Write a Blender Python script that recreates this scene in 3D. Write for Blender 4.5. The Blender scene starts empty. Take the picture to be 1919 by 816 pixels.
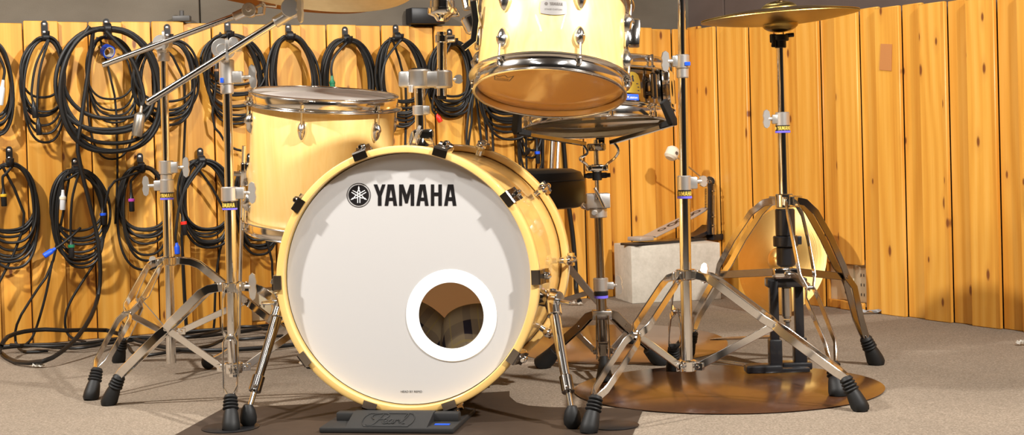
import bpy, bmesh, math, random
from mathutils import Vector as V, Matrix as MX, noise as NZ
from mathutils.geometry import tessellate_polygon
S = bpy.context.scene
COL = S.collection
PI = math.pi
rad = math.radians
rnd = random.Random(7)

# ------------------------------------------------------------------ camera
F, H, PITCH, ROLL, CY = 2750.0, .56, rad(1.06), rad(1.6), 321.0
CR = (MX.Rotation(PI/2-PITCH, 3, 'X') @ MX.Rotation(-ROLL, 3, 'Z'))
EYE = V((0, 0, H))
cd = bpy.data.cameras.new('camera')
cam = bpy.data.objects.new('camera', cd)
COL.objects.link(cam)
cam.matrix_world = MX.Translation(EYE) @ CR.to_4x4()
cd.sensor_width = 36
cd.lens = F*36/1919
cd.shift_y = (CY-408)/1919
cd.clip_start = .05
cd.clip_end = 60
S.camera = cam

def ray(px, py):
    return CR @ V(((px-959.5)/F, -(py-CY)/F, -1))
def P(px, py, Z):                                   # the point at distance Z into the room seen at a photo position
    d = ray(px, py)
    return EYE + d*(Z/d.y)
def G(px, py, z=0.0):                               # the point on the floor (or at height z)
    d = ray(px, py)
    return EYE + d*((z-H)/d.z)
def HITP(px, py, a, n):                             # the point on a plane
    d = ray(px, py)
    return EYE + d*((a-EYE).dot(n)/d.dot(n))
def proj(p):
    v = CR.transposed() @ (V(p)-EYE)
    return (959.5+F*v.x/-v.z, CY-F*v.y/-v.z)

# ------------------------------------------------------------------ materials
def mat(name, col=(.5, .5, .5), rough=.5, metal=0.0, coat=0.0, spec=None, coat_rough=.05):
    m = bpy.data.materials.new(name)
    m.use_nodes = True
    b = m.node_tree.nodes['Principled BSDF']
    b.inputs['Base Color'].default_value = (*col, 1)
    b.inputs['Roughness'].default_value = rough
    b.inputs['Metallic'].default_value = metal
    b.inputs['Coat Weight'].default_value = coat
    b.inputs['Coat Roughness'].default_value = coat_rough
    if spec is not None:
        b.inputs['Specular IOR Level'].default_value = spec
    return m
class NT:
    def __init__(s, m):
        s.t = m.node_tree; s.b = s.t.nodes['Principled BSDF']
    def n(s, ty, **kw):
        x = s.t.nodes.new(ty)
        for k, v in kw.items():
            if k in x.inputs: x.inputs[k].default_value = v
            else: setattr(x, k, v)
        return x
    def l(s, a, b): s.t.links.new(a, b)
    def math(s, op, a, b=None, c=None):
        x = s.t.nodes.new('ShaderNodeMath'); x.operation = op
        for i, q in enumerate((a, b, c)):
            if q is None: continue
            if isinstance(q, (int, float)): x.inputs[i].default_value = q
            else: s.l(q, x.inputs[i])
        return x.outputs[0]
    def ramp(s, fac, stops):
        x = s.t.nodes.new('ShaderNodeValToRGB'); e = x.color_ramp.elements
        while len(e) < len(stops): e.new(.5)
        for q, (p, c) in zip(e, stops): q.position = p; q.color = (*c, 1)
        s.l(fac, x.inputs[0]); return x.outputs[0]
    def mix(s, fac, a, b, mode='MIX'):
        x = s.t.nodes.new('ShaderNodeMix'); x.data_type = 'RGBA'; x.blend_type = mode
        for k, q in ((0, fac), (6, a), (7, b)):
            if isinstance(q, (int, float)): x.inputs[k].default_value = q
            elif isinstance(q, tuple): x.inputs[k].default_value = (*q, 1)
            else: s.l(q, x.inputs[k])
        return x.outputs[2]
    def coords(s, scale=(1, 1, 1), out='Object'):
        tc = s.n('ShaderNodeTexCoord'); mp = s.n('ShaderNodeMapping'); mp.inputs['Scale'].default_value = scale
        s.l(tc.outputs[out], mp.inputs[0]); return mp.outputs[0]
    def noise(s, vec, scale=5, detail=4, rough=.55, dist=0.0):
        x = s.n('ShaderNodeTexNoise'); x.inputs['Scale'].default_value = scale; x.inputs['Detail'].default_value = detail
        x.inputs['Roughness'].default_value = rough; x.inputs['Distortion'].default_value = dist
        s.l(vec, x.inputs['Vector']); return x.outputs['Fac']
    def bump(s, h, strength=.2, dist=.01):
        x = s.n('ShaderNodeBump'); x.inputs['Strength'].default_value = strength; x.inputs['Distance'].default_value = dist
        s.l(h, x.inputs['Height']); s.l(x.outputs[0], s.b.inputs['Normal'])
    def base(s, c): s.l(c, s.b.inputs['Base Color'])

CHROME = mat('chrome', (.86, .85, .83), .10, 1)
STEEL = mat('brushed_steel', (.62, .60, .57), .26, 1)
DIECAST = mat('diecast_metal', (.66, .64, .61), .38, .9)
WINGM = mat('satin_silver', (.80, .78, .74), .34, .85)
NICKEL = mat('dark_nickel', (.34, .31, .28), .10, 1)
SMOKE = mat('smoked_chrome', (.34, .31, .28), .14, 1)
RUBBER = mat('black_rubber', (.009, .009, .009), .55, spec=.3)
BLACKM = mat('black_metal', (.012, .012, .014), .32, 0, .3)
BLACKP = mat('black_plastic', (.009, .009, .010), .40, spec=.35)
CABLE = mat('black_cable', (.010, .0095, .009), .45, spec=.35)
LEATHER = mat('black_vinyl', (.006, .0055, .0055), .42, spec=.3)
PURPLE = mat('violet_plastic', (.16, .13, .75), .4)
BLUEP = mat('blue_plastic', (.01, .09, .75), .4)
REDP = mat('red_plastic', (.75, .02, .01), .45)
GREENP = mat('green_plastic', (.01, .16, .07), .4)
YELLOWP = mat('yellow_plastic', (.75, .45, .03), .4)
MAGENTA = mat('magenta_plastic', (.45, .05, .38), .4)
GOLDT = mat('gold_lettering', (.80, .55, .10), .4)
WHITEP = mat('white_print', (.82, .82, .82), .5)
BLACKT = mat('black_print', (.008, .007, .008), .35)
CLEARBAG = mat('pale_plastic', (.62, .64, .66), .25)
BEIGEP = mat('beige_plastic', (.78, .70, .50), .45)
PAPER = mat('paper', (.8, .77, .7), .8)
FELT = mat('cream_felt', (.72, .66, .52), .9)
HOOPM = mat('hoop_chrome', (.84, .82, .79), .13, 1)
LUGM = mat('lug_chrome', (.82, .80, .77), .19, 1)
PEDALS = mat('pedal_alloy', (.50, .47, .43), .5, .6)
SILVERP = mat('plug_metal', (.55, .53, .47), .3, .9)
SCREW = mat('screw_head', (.75, .73, .70), .3, .9)
COPPER = mat('copper_wire', (.6, .33, .16), .3, .8)
GREYTXT = mat('grey_print', (.10, .085, .075), .5)

def m_carpet():
    m = mat('grey_carpet', (.3, .27, .23), .95, spec=.1); t = NT(m)
    c = t.coords()
    a = t.noise(c, 260, 3, .7); b = t.noise(c, 2.2, 4, .6); d = t.noise(c, 900, 2, .6)
    col = t.ramp(a, [(.25, (.155, .130, .105)), (.5, (.30, .262, .222)), (.75, (.48, .43, .37))])
    col = t.mix(.55, col, t.ramp(b, [(.3, (.36, .34, .31)), (.7, (.62, .58, .53))]), 'MULTIPLY')
    col = t.mix(.22, col, t.ramp(d, [(.35, (.12, .1, .09)), (.65, (.75, .7, .63))]), 'OVERLAY')
    t.base(t.mix(1.0, col, (1.02, .985, .93), 'MULTIPLY'))
    t.bump(a, .35, .004)
    return m
CARPET = m_carpet()

def m_pine(name, period, off, dark=1.0):
    m = mat(name, (.7, .35, .08), .42, coat=.15, coat_rough=.25); t = NT(m)
    tc = t.n('ShaderNodeTexCoord'); sp = t.n('ShaderNodeSeparateXYZ'); t.l(tc.outputs['Object'], sp.inputs[0])
    idx = t.math('FLOOR', t.math('DIVIDE', t.math('SUBTRACT', sp.outputs[0], off), period))
    wn = t.n('ShaderNodeTexWhiteNoise'); wn.noise_dimensions = '1D'; t.l(idx, wn.inputs['W'])
    wn2 = t.n('ShaderNodeTexWhiteNoise'); wn2.noise_dimensions = '1D'; t.l(t.math('ADD', idx, 57.3), wn2.inputs['W'])
    cb = t.n('ShaderNodeCombineXYZ')
    t.l(sp.outputs[0], cb.inputs[0]); t.l(t.math('MULTIPLY', wn.outputs[0], 9.0), cb.inputs[1])
    t.l(t.math('ADD', sp.outputs[2], t.math('MULTIPLY', wn2.outputs[0], 13.0)), cb.inputs[2])
    def mp(sx, sz):
        q = t.n('ShaderNodeMapping'); q.inputs['Scale'].default_value = (sx, 1, sz); t.l(cb.outputs[0], q.inputs[0]); return q.outputs[0]
    warp = t.noise(mp(8, .9), 1.0, 2, .5, .6)
    rings = t.n('ShaderNodeTexWave'); rings.wave_type = 'BANDS'; rings.bands_direction = 'X'
    rings.inputs['Scale'].default_value = 9; rings.inputs['Distortion'].default_value = 14; rings.inputs['Detail'].default_value = 1.5
    rings.inputs['Detail Scale'].default_value = .55
    t.l(mp(.8, .16), rings.inputs['Vector'])
    fine = t.noise(mp(150, 2.5), 1.0, 3, .6)
    g = t.math('ADD', t.math('MULTIPLY', rings.outputs['Fac'], .20), t.math('ADD', t.math('MULTIPLY', fine, .40), t.math('MULTIPLY', warp, .50)))
    col = t.ramp(g, [(.3, (.82, .455, .098)), (.55, (.745, .37, .055)), (.8, (.62, .26, .029))])
    tone = t.ramp(wn.outputs[0], [(0, (.86, .78, .66)), (.45, (.96, .93, .88)), (1, (1.0, 1.0, 1.0))])
    col = t.mix(1.0, col, tone, 'MULTIPLY')
    vo = t.n('ShaderNodeTexVoronoi'); vo.voronoi_dimensions = '2D'; vo.feature = 'F1'; vo.inputs['Scale'].default_value = 1; vo.inputs['Randomness'].default_value = .9
    sv = t.n('ShaderNodeSeparateXYZ'); t.l(cb.outputs[0], sv.inputs[0])
    cv = t.n('ShaderNodeCombineXYZ'); t.l(t.math('MULTIPLY', sv.outputs[0], 13.0), cv.inputs[0]); t.l(t.math('MULTIPLY', sv.outputs[2], 5.0), cv.inputs[1])
    t.l(cv.outputs[0], vo.inputs['Vector'])
    pick = t.n('ShaderNodeSeparateXYZ'); t.l(vo.outputs['Color'], pick.inputs[0])
    on = t.math('GREATER_THAN', pick.outputs[0], .56)
    size = t.math('ADD', .055, t.math('MULTIPLY', pick.outputs[1], .055))
    k = t.math('MULTIPLY', on, t.math('SUBTRACT', 1.0, t.math('MINIMUM', 1.0, t.math('DIVIDE', vo.outputs['Distance'], size))))
    halo = t.math('MULTIPLY', on, t.math('SUBTRACT', 1.0, t.math('MINIMUM', 1.0, t.math('DIVIDE', vo.outputs['Distance'], .24))))
    col = t.mix(t.math('MULTIPLY', halo, .40), col, (.50, .19, .03))
    col = t.mix(t.math('MINIMUM', 1.0, t.math('MULTIPLY', k, 2.0)), col, (.20, .062, .013))
    t.base(t.mix(1.0, col, (dark, dark, dark), 'MULTIPLY'))
    t.bump(g, .05, .002)
    return m

def m_maple(name, c0, c1, axis=(60, 60, 3), coat=.7):
    m = mat(name, c0, .35, coat=coat); t = NT(m)
    n = t.noise(t.coords(axis), 1.0, 3, .6, .6)
    t.base(t.ramp(n, [(.3, c0), (.7, c1)])); return m
MAPLE = m_maple('lacquered_maple', (.93, .66, .26), (.88, .58, .19))
MAPLEB = m_maple('lacquered_maple_kick', (.82, .52, .165), (.76, .46, .13), (40, 3, 40))
HOOPW = m_maple('maple_hoop', (.86, .58, .20), (.80, .51, .155), (9, 80, 9), .8)
WOODREFL = m_maple('wood_reflection', (.26, .075, .022), (.17, .045, .014), (60, 60, 3))  # wood tone painted for a reflection in the snare shell
INNER = mat('raw_maple_inside', (.78, .58, .36), .6)

def m_head():
    m = mat('white_drumhead', (.735, .735, .735), .22, coat=.5); t = NT(m)
    tr = t.n('ShaderNodeBsdfTranslucent'); tr.inputs[0].default_value = (.85, .8, .72, 1)
    ms = t.n('ShaderNodeMixShader'); ms.inputs[0].default_value = .34
    t.l(t.b.outputs[0], ms.inputs[1]); t.l(tr.outputs[0], ms.inputs[2])
    t.l(ms.outputs[0], t.t.nodes['Material Output'].inputs[0])
    return m
HEADW = m_head()
def m_batter():
    m = mat('batter_head_skin', (.88, .68, .46), .5); t = NT(m)
    tr = t.n('ShaderNodeBsdfTranslucent'); tr.inputs[0].default_value = (.85, .66, .42, 1)
    ms = t.n('ShaderNodeMixShader'); ms.inputs[0].default_value = .5
    t.l(t.b.outputs[0], ms.inputs[1]); t.l(tr.outputs[0], ms.inputs[2]); t.l(ms.outputs[0], t.t.nodes['Material Output'].inputs[0])
    return m
def m_skin(name, col, rough, tcol, fac, transp=0.0, coat=0.0):
    m = mat(name, col, rough, coat=coat); t = NT(m)
    tr = t.n('ShaderNodeBsdfTransparent' if transp else 'ShaderNodeBsdfTranslucent'); tr.inputs[0].default_value = (*tcol, 1)
    ms = t.n('ShaderNodeMixShader'); ms.inputs[0].default_value = transp or fac
    t.l(t.b.outputs[0], ms.inputs[1]); t.l(tr.outputs[0], ms.inputs[2]); t.l(ms.outputs[0], t.t.nodes['Material Output'].inputs[0])
    return m
COATED = m_skin('coated_drumhead', (.80, .78, .73), .5, (.85, .74, .55), .42)
RINGW = mat('white_port_ring', (.90, .90, .89), .3)
AMBER = m_skin('amber_drumhead', (.66, .38, .13), .16, (.95, .72, .38), 0, .30, .6)
def m_clear():
    m = mat('clear_snare_head', (.40, .36, .30), .10, coat=.5); t = NT(m)
    tr = t.n('ShaderNodeBsdfTransparent'); tr.inputs[0].default_value = (.9, .85, .78, 1)
    ms = t.n('ShaderNodeMixShader'); ms.inputs[0].default_value = .45
    t.l(t.b.outputs[0], ms.inputs[1]); t.l(tr.outputs[0], ms.inputs[2])
    t.l(ms.outputs[0], t.t.nodes['Material Output'].inputs[0]); return m
CLEARH = m_skin('clear_snare_head', (.50, .42, .30), .10, (.95, .88, .74), 0, .55, 1.0)

def m_brass(name, c0, c1, rough=.3):
    m = mat(name, c0, rough, 1); t = NT(m)
    tc = t.n('ShaderNodeTexCoord'); ln = t.n('ShaderNodeVectorMath'); ln.operation = 'LENGTH'
    mpn = t.n('ShaderNodeMapping'); mpn.inputs['Scale'].default_value = (1, 1, .01)
    t.l(tc.outputs['Object'], mpn.inputs[0]); t.l(mpn.outputs[0], ln.inputs[0])
    cb = t.n('ShaderNodeCombineXYZ'); t.l(ln.outputs['Value'], cb.inputs[0])
    n = t.noise(cb.outputs[0], 420, 2, .6); n2 = t.noise(t.coords((30, 30, 30)), 1, 3)
    t.base(t.mix(.5, t.ramp(n, [(.3, c0), (.7, c1)]), t.ramp(n2, [(.3, c1), (.7, c0)])))
    t.bump(n, .12, .002)
    t.b.inputs['Anisotropic'].default_value = .75
    tg = t.n('ShaderNodeTangent'); tg.direction_type = 'RADIAL'; tg.axis = 'Z'; t.l(tg.outputs[0], t.b.inputs['Tangent'])
    return m
BRASS = m_brass('hat_bronze', (.44, .31, .10), (.34, .23, .065), .30)
CRASHB = m_brass('crash_bronze', (.78, .62, .34), (.66, .50, .25), .5)
REDBR = m_brass('aged_bronze', (.42, .20, .085), (.34, .15, .06), .45)
GOLDB = m_brass('polished_bronze', (.95, .66, .24), (.88, .58, .19), .38)

def m_concrete():
    m = mat('pale_concrete', (.5, .47, .4), .9); t = NT(m); c = t.coords()
    a = t.noise(c, 60, 5, .7); b = t.noise(c, 9, 4)
    t.base(t.mix(.5, t.ramp(a, [(.3, (.40, .37, .30)), (.7, (.60, .56, .48))]), t.ramp(b, [(.3, (.40, .36, .30)), (.7, (.62, .58, .50))])))
    t.bump(a, .3, .004); return m
CONCRETE = m_concrete()
def m_mat(name, c0, c1, rough):
    m = mat(name, c0, rough, coat=.22 if rough < .5 else 0, coat_rough=.12, spec=.4 if rough < .5 else .25); t = NT(m); c = t.coords()
    a = t.noise(c, 5, 5, .65); b = t.noise(t.coords((40, 160, 1)), 1, 3)
    t.base(t.mix(.3, t.ramp(a, [(.3, c0), (.7, c1)]), t.ramp(b, [(.3, c0), (.7, c1)])))
    t.bump(b, .1, .002); return m
DISC = m_mat('brown_leatherette', (.042, .016, .007), (.080, .032, .012), .24)
DISC2 = m_mat('tan_leatherette', (.13, .058, .022), (.18, .084, .032), .28)
DARKMAT = m_mat('dark_brown_mat', (.026, .017, .012), (.050, .033, .022), .62)
def m_panel(name, c0, c1):
    m = mat(name, c0, .95, spec=.1); t = NT(m)
    a = t.noise(t.coords((2.2, 2.2, 4)), 1, 4, .6); b = t.noise(t.coords(), 500, 2)
    t.base(t.mix(.25, t.ramp(a, [(.3, c0), (.7, c1)]), t.ramp(b, [(.3, c0), (.7, c1)]))); return m
PANEL = m_panel('grey_wall_felt', (.088, .073, .055), (.165, .143, .112))
PANELR = m_panel('brown_grey_wall_felt', (.085, .062, .052), (.125, .095, .082))
PLASTER = mat('dark_felt_wall', (.035, .032, .03), .9)
TANW = mat('tan_side_wall', (.62, .42, .20), .8)
CEIL = mat('ceiling_tile', (.12, .11, .10), .9)
def m_plaid():
    m = mat('plaid_cloth', (.3, .25, .2), .95, spec=.1); t = NT(m)
    tc = t.n('ShaderNodeTexCoord'); sp = t.n('ShaderNodeSeparateXYZ'); t.l(tc.outputs['Object'], sp.inputs[0])
    def st(o, per, w, ph):
        f = t.math('FRACT', t.math('ADD', t.math('DIVIDE', o, per), ph)); return t.math('LESS_THAN', f, w)
    u = sp.outputs[0]; v = t.math('ADD', sp.outputs[2], t.math('MULTIPLY', sp.outputs[1], -.5))
    a = st(u, .062, .27, .2); b = st(v, .055, .30, .75); c = st(u, .062, .05, .70); d = st(v, .055, .05, .35)
    col = t.mix(t.math('MULTIPLY', t.math('ADD', a, b), .42), (.30, .23, .14), (.13, .10, .095))
    col = t.mix(t.math('MULTIPLY', a, b), col, (.03, .025, .035))
    col = t.mix(t.math('MULTIPLY', t.math('MAXIMUM', c, d), .6), col, (.36, .27, .10))
    t.base(col); return m
PLAID = m_plaid()

# ------------------------------------------------------------------ mesh tools (world coordinates)
def frame(z, x=None):                               # 3x3 whose z column is z
    z = V(z).normalized()
    x = V(x) if x is not None else (V((1, 0, 0)) if abs(z.x) < .9 else V((0, 1, 0)))
    y = z.cross(x).normalized(); x = y.cross(z).normalized()
    return MX((x, y, z)).transposed()
def place(p, z=(0, 0, 1), x=None):
    return MX.Translation(V(p)) @ frame(z, x).to_4x4()
def NB(): return bmesh.new()
def add_box(bm, M, size, bev=0.0, seg=2):
    r = bmesh.ops.create_cube(bm, size=1, matrix=M @ MX.Diagonal((*size, 1)))
    if bev > 0:
        es = list({e for v in r['verts'] for e in v.link_edges})
        bmesh.ops.bevel(bm, geom=es, offset=bev, segments=seg, affect='EDGES', profile=.5)
def add_lathe(bm, M, prof, seg=24, a0=0.0, a1=2*PI, sx=1, sy=1):
    full = abs(a1-a0-2*PI) < 1e-6
    n = seg if full else seg+1
    rings = []
    for r, z in prof:
        if r < 1e-7: rings.append([bm.verts.new(M @ V((0, 0, z)))])
        else: rings.append([bm.verts.new(M @ V((r*sx*math.cos(a0+(a1-a0)*k/seg), r*sy*math.sin(a0+(a1-a0)*k/seg), z))) for k in range(n)])
    for A, B in zip(rings, rings[1:]):
        for k in range(seg):
            k2 = (k+1) % n
            q = [A[k % len(A)], A[k2 % len(A)], B[k2 % len(B)], B[k % len(B)]]
            u = []
            for v in q:
                if v not in u: u.append(v)
            if len(u) >= 3:
                try: bm.faces.new(u)
                except ValueError: pass
def cyl(bm, p0, p1, r0, r1=None, seg=20, bev=.0015):
    p0, p1 = V(p0), V(p1); r1 = r0 if r1 is None else r1
    L = (p1-p0).length; b = min(bev, L*.3, r0*.5, r1*.5 if r1 > 0 else bev)
    add_lathe(bm, place(p0, p1-p0), [(0, 0), (r0-b, 0), (r0, b), (r1, L-b), (max(r1-b, 0), L), (0, L)], seg)
def sphere(bm, p, r, sc=(1, 1, 1), z=(0, 0, 1), x=None, u=16, v=10):
    bmesh.ops.create_uvsphere(bm, u_segments=u, v_segments=v, radius=r, matrix=place(p, z, x) @ MX.Diagonal((*sc, 1)))
def spl(pts, n=6, closed=False):
    pts = [V(p) for p in pts]; out = []
    m = len(pts)
    for i in range(m if closed else m-1):
        if closed: a, b, c, d = pts[i-1], pts[i], pts[(i+1) % m], pts[(i+2) % m]
        else: a, b, c, d = pts[max(i-1, 0)], pts[i], pts[i+1], pts[min(i+2, m-1)]
        for k in range(n):
            t = k/n
            out.append(.5*((2*b)+(c-a)*t+(2*a-5*b+4*c-d)*t*t+(3*b-a-3*c+d)*t**3))
    if not closed: out.append(pts[-1])
    return out
def tube(bm, pts, r, seg=10, caps=True):
    pts = [V(p) for p in pts]; n = len(pts); rings = []
    R = r if isinstance(r, (list, tuple)) else [r]*n
    T = [(pts[min(i+1, n-1)]-pts[max(i-1, 0)]).normalized() for i in range(n)]
    ref = V((0, 0, 1)) if abs(T[0].z) < .9 else V((1, 0, 0))
    nx = T[0].cross(ref).normalized()
    for i in range(n):
        nx = (nx - T[i]*nx.dot(T[i])).normalized(); ny = T[i].cross(nx)
        rings.append([bm.verts.new(pts[i]+(nx*math.cos(2*PI*k/seg)+ny*math.sin(2*PI*k/seg))*R[i]) for k in range(seg)])
    for A, B in zip(rings, rings[1:]):
        for k in range(seg): bm.faces.new((A[k], A[(k+1) % seg], B[(k+1) % seg], B[k]))
    if caps:
        bm.faces.new(rings[0][::-1]); bm.faces.new(rings[-1])
def strip(bm, pts, side, t, w, offs=None):          # flat bar along pts: thickness t along side, width w across
    pts = [V(p) for p in pts]; side = V(side).normalized(); n = len(pts); rings = []
    W = w if isinstance(w, (list, tuple)) else [w]*n
    for i in range(n):
        tg = (pts[min(i+1, n-1)]-pts[max(i-1, 0)]).normalized()
        sd = (side-tg*side.dot(tg)).normalized(); nn = tg.cross(sd).normalized()
        c = pts[i]+(sd*offs[i] if offs else V())
        h, k, b = W[i]/2, t/2, min(t*.3, .0012)
        sec = [(-k, -h+b), (-k+b, -h), (k-b, -h), (k, -h+b), (k, h-b), (k-b, h), (-k+b, h), (-k, h-b)]
        rings.append([bm.verts.new(c+sd*a+nn*q) for a, q in sec])
    m = len(rings[0])
    for A, B in zip(rings, rings[1:]):
        for k in range(m): bm.faces.new((A[k], A[(k+1) % m], B[(k+1) % m], B[k]))
    bm.faces.new(rings[0][::-1]); bm.faces.new(rings[-1])
def prism(bm, M, poly, depth, holes=()):            # 2D polygon in M's xy, from z=0 to z=depth
    loops = [[V((x, y, 0)) for x, y in poly]]+[[V((x, y, 0)) for x, y in h] for h in holes]
    flat = [p for l in loops for p in l]
    tri = tessellate_polygon(loops)
    a = [bm.verts.new(M @ p) for p in flat]; b = [bm.verts.new(M @ (p+V((0, 0, depth)))) for p in flat]
    for t in tri:
        try: bm.faces.new([a[i] for i in t]); bm.faces.new([b[i] for i in t[::-1]])
        except ValueError: pass
    o = 0
    for l in loops:
        m = len(l)
        for k in range(m):
            bm.faces.new((a[o+k], a[o+(k+1) % m], b[o+(k+1) % m], b[o+k]))
        o += m
def ell(cx, cy, a, b, n=24, t0=0, t1=2*PI):
    return [(cx+a*math.cos(t0+(t1-t0)*k/n), cy+b*math.sin(t0+(t1-t0)*k/n)) for k in range(n if abs(t1-t0-2*PI) < 1e-6 else n+1)]

ORG = {}
def obj(name, bm, m, parent=None, org=None, angle=38, solid=True):
    bmesh.ops.recalc_face_normals(bm, faces=bm.faces[:]) if solid else None
    if parent is not None: o0 = ORG[parent.name]
    elif org is not None: o0 = V(org)
    else:
        c = [v.co for v in bm.verts]
        o0 = V(((min(p.x for p in c)+max(p.x for p in c))/2, (min(p.y for p in c)+max(p.y for p in c))/2, min(p.z for p in c)))
    me = bpy.data.meshes.new(name)
    bmesh.ops.translate(bm, verts=bm.verts[:], vec=-o0)
    bm.to_mesh(me); bm.free()
    me.polygons.foreach_set('use_smooth', [True]*len(me.polygons))
    me.set_sharp_from_angle(angle=rad(angle))
    for q in (m if isinstance(m, (list, tuple)) else [m]): me.materials.append(q)
    o = bpy.data.objects.new(name, me); COL.objects.link(o)
    if parent is not None: o.parent = parent
    else: o.location = o0
    ORG[o.name] = o0
    return o
def thing(name, label, cat, loc, group=None):
    o = bpy.data.objects.new(name, None); COL.objects.link(o)
    o.empty_display_size = .05; o.location = V(loc)
    o['label'] = label; o['category'] = cat
    if group: o['group'] = group
    ORG[o.name] = V(loc)
    return o
def tag(o, label, cat, group=None):
    o['label'] = label; o['category'] = cat
    if group: o['group'] = group
    return o
def lab(o, label): o['label'] = label; return o
def struct(name, bm, m, **kw):
    o = obj(name, bm, m, **kw); o['kind'] = 'structure'; return o
def lobj(name, bm, m, M, parent=None):              # mesh given in local coordinates, placed by M (keeps local texture axes)
    bmesh.ops.recalc_face_normals(bm, faces=bm.faces[:])
    me = bpy.data.meshes.new(name); bm.to_mesh(me); bm.free()
    me.polygons.foreach_set('use_smooth', [True]*len(me.polygons)); me.set_sharp_from_angle(angle=rad(38))
    for q in (m if isinstance(m, (list, tuple)) else [m]): me.materials.append(q)
    o = bpy.data.objects.new(name, me); COL.objects.link(o)
    if parent is not None:
        o.parent = parent; M = MX.Translation(-ORG[parent.name]) @ M
        ORG[o.name] = ORG[parent.name]
    else: ORG[o.name] = M.to_translation()
    o.matrix_local = M
    return o

def text2d(s, size):                                # (verts, faces) of a word, x to the right, y up, start at 0
    cu = bpy.data.curves.new('word', 'FONT'); cu.body = s; cu.size = size; cu.resolution_u = 3
    o = bpy.data.objects.new('word', cu); COL.objects.link(o)
    bpy.context.view_layer.update()
    me = o.evaluated_get(bpy.context.evaluated_depsgraph_get()).to_mesh()
    vs = [(v.co.x, v.co.y) for v in me.vertices]; fs = [tuple(p.vertices) for p in me.polygons]
    o.to_mesh_clear(); bpy.data.objects.remove(o); bpy.data.curves.remove(cu)
    return vs, fs
def add_text(bm, s, width, fn, centre=True, size=1.0, xs=1.0):  # fn maps (x, y) to a point; scaled to width
    vs, fs = text2d(s, 1.0)
    x0 = min(x for x, y in vs); x1 = max(x for x, y in vs); k = width/(x1-x0)
    q = [bm.verts.new(fn((x-x0)*k-(width/2 if centre else 0), y*k*size)) for x, y in vs]
    for f in fs:
        try: bm.faces.new([q[i] for i in f])
        except ValueError: pass
# the six capitals and the emblem printed on the big head, traced in their own units
LET = [([(538,122),(592,122),(627,222),(660,122),(710,122),(652,290),(652,430),(600,430),(600,290)], []),
 ([(740,122),(830,122),(877,430),(825,430),(815,360),(760,360),(748,430),(697,430)], [[(788,190),(810,312),(765,312)]]),
 ([(905,122),(965,122),(1013,270),(1060,122),(1122,122),(1122,430),(1072,430),(1072,230),(1030,395),(992,395),(948,230),(948,430),(905,430)], []),
 ([(1203,122),(1283,122),(1330,430),(1278,430),(1268,360),(1212,360),(1203,430),(1152,430)], [[(1243,190),(1262,312),(1222,312)]]),
 ([(1362,122),(1410,122),(1410,238),(1470,238),(1470,122),(1520,122),(1520,430),(1470,430),(1470,290),(1410,290),(1410,430),(1362,430)], []),
 ([(1605,122),(1685,122),(1730,430),(1678,430),(1668,360),(1612,360),(1603,430),(1552,430)], [[(1643,190),(1663,305),(1622,305)]])]
def add_word_mark(bm, fn, sub=1):                   # fn maps letter units to a point
    for poly, holes in LET:
        def den(l):
            out = []
            for a, b in zip(l, l[1:]+l[:1]):
                for k in range(sub): out.append((a[0]+(b[0]-a[0])*k/sub, a[1]+(b[1]-a[1])*k/sub))
            return out
        loops = [den(poly)]+[den(h) for h in holes]
        tri = tessellate_polygon([[V((x, y, 0)) for x, y in l] for l in loops])
        q = [bm.verts.new(fn(x, y)) for l in loops for x, y in l]
        for t in tri:
            try: bm.faces.new([q[i] for i in t])
            except ValueError: pass
def add_poly(bm, pts, fn):
    tri = tessellate_polygon([[V((x, y, 0)) for x, y in pts]])
    q = [bm.verts.new(fn(x, y)) for x, y in pts]
    for t in tri:
        try: bm.faces.new([q[i] for i in t])
        except ValueError: pass

# ------------------------------------------------------------------ the room
aL, bL, aR, bR = G(65, 645), G(1089, 561), G(1626, 585), G(1919, 622)
dL = (bL-aL).normalized(); dR = (bR-aR).normalized()
den = dL.x*(-dR.y)+dR.x*dL.y
tL = ((aR.x-aL.x)*(-dR.y)+dR.x*(aR.y-aL.y))/den
CORN = aL+dL*tL
nLw = V((dL.y, -dL.x, 0)); nRw = V((dR.y, -dR.x, 0))     # both face the room
if nLw.y > 0: nLw = -nLw
if nRw.x > 0: nRw = -nRw
ML = MX.Translation(CORN) @ MX((dL, -nLw, V((0, 0, 1)))).transposed().to_4x4()   # x along, y into the wall, z up
MR = MX.Translation(CORN) @ MX((dR, -nRw, V((0, 0, 1)))).transposed().to_4x4()
def WL(px, py, off=0.0):                            # photo position -> point off the left wall's face
    return HITP(px, py, CORN+nLw*off, nLw)
def WR(px, py, off=0.0): return HITP(px, py, CORN+nRw*off, nRw)
def sL(px, py): return (WL(px, py)-CORN).dot(dL)
def sR(px, py): return (WR(px, py)-CORN).dot(dR)
TB = .014
PINE_L = m_pine('pine_boards', .1903/2, -2.351+.0-.1903*20)
PINE_R = m_pine('pine_boards_side', .187/2, .368-.187*4+.076-.09)

def board(bm, x0, x1, z0, z1, y0, y1, bev=.0022):
    add_box(bm, MX.Translation(((x0+x1)/2, (y0+y1)/2, (z0+z1)/2)), (x1-x0, y1-y0, z1-z0), bev, 1)
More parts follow.
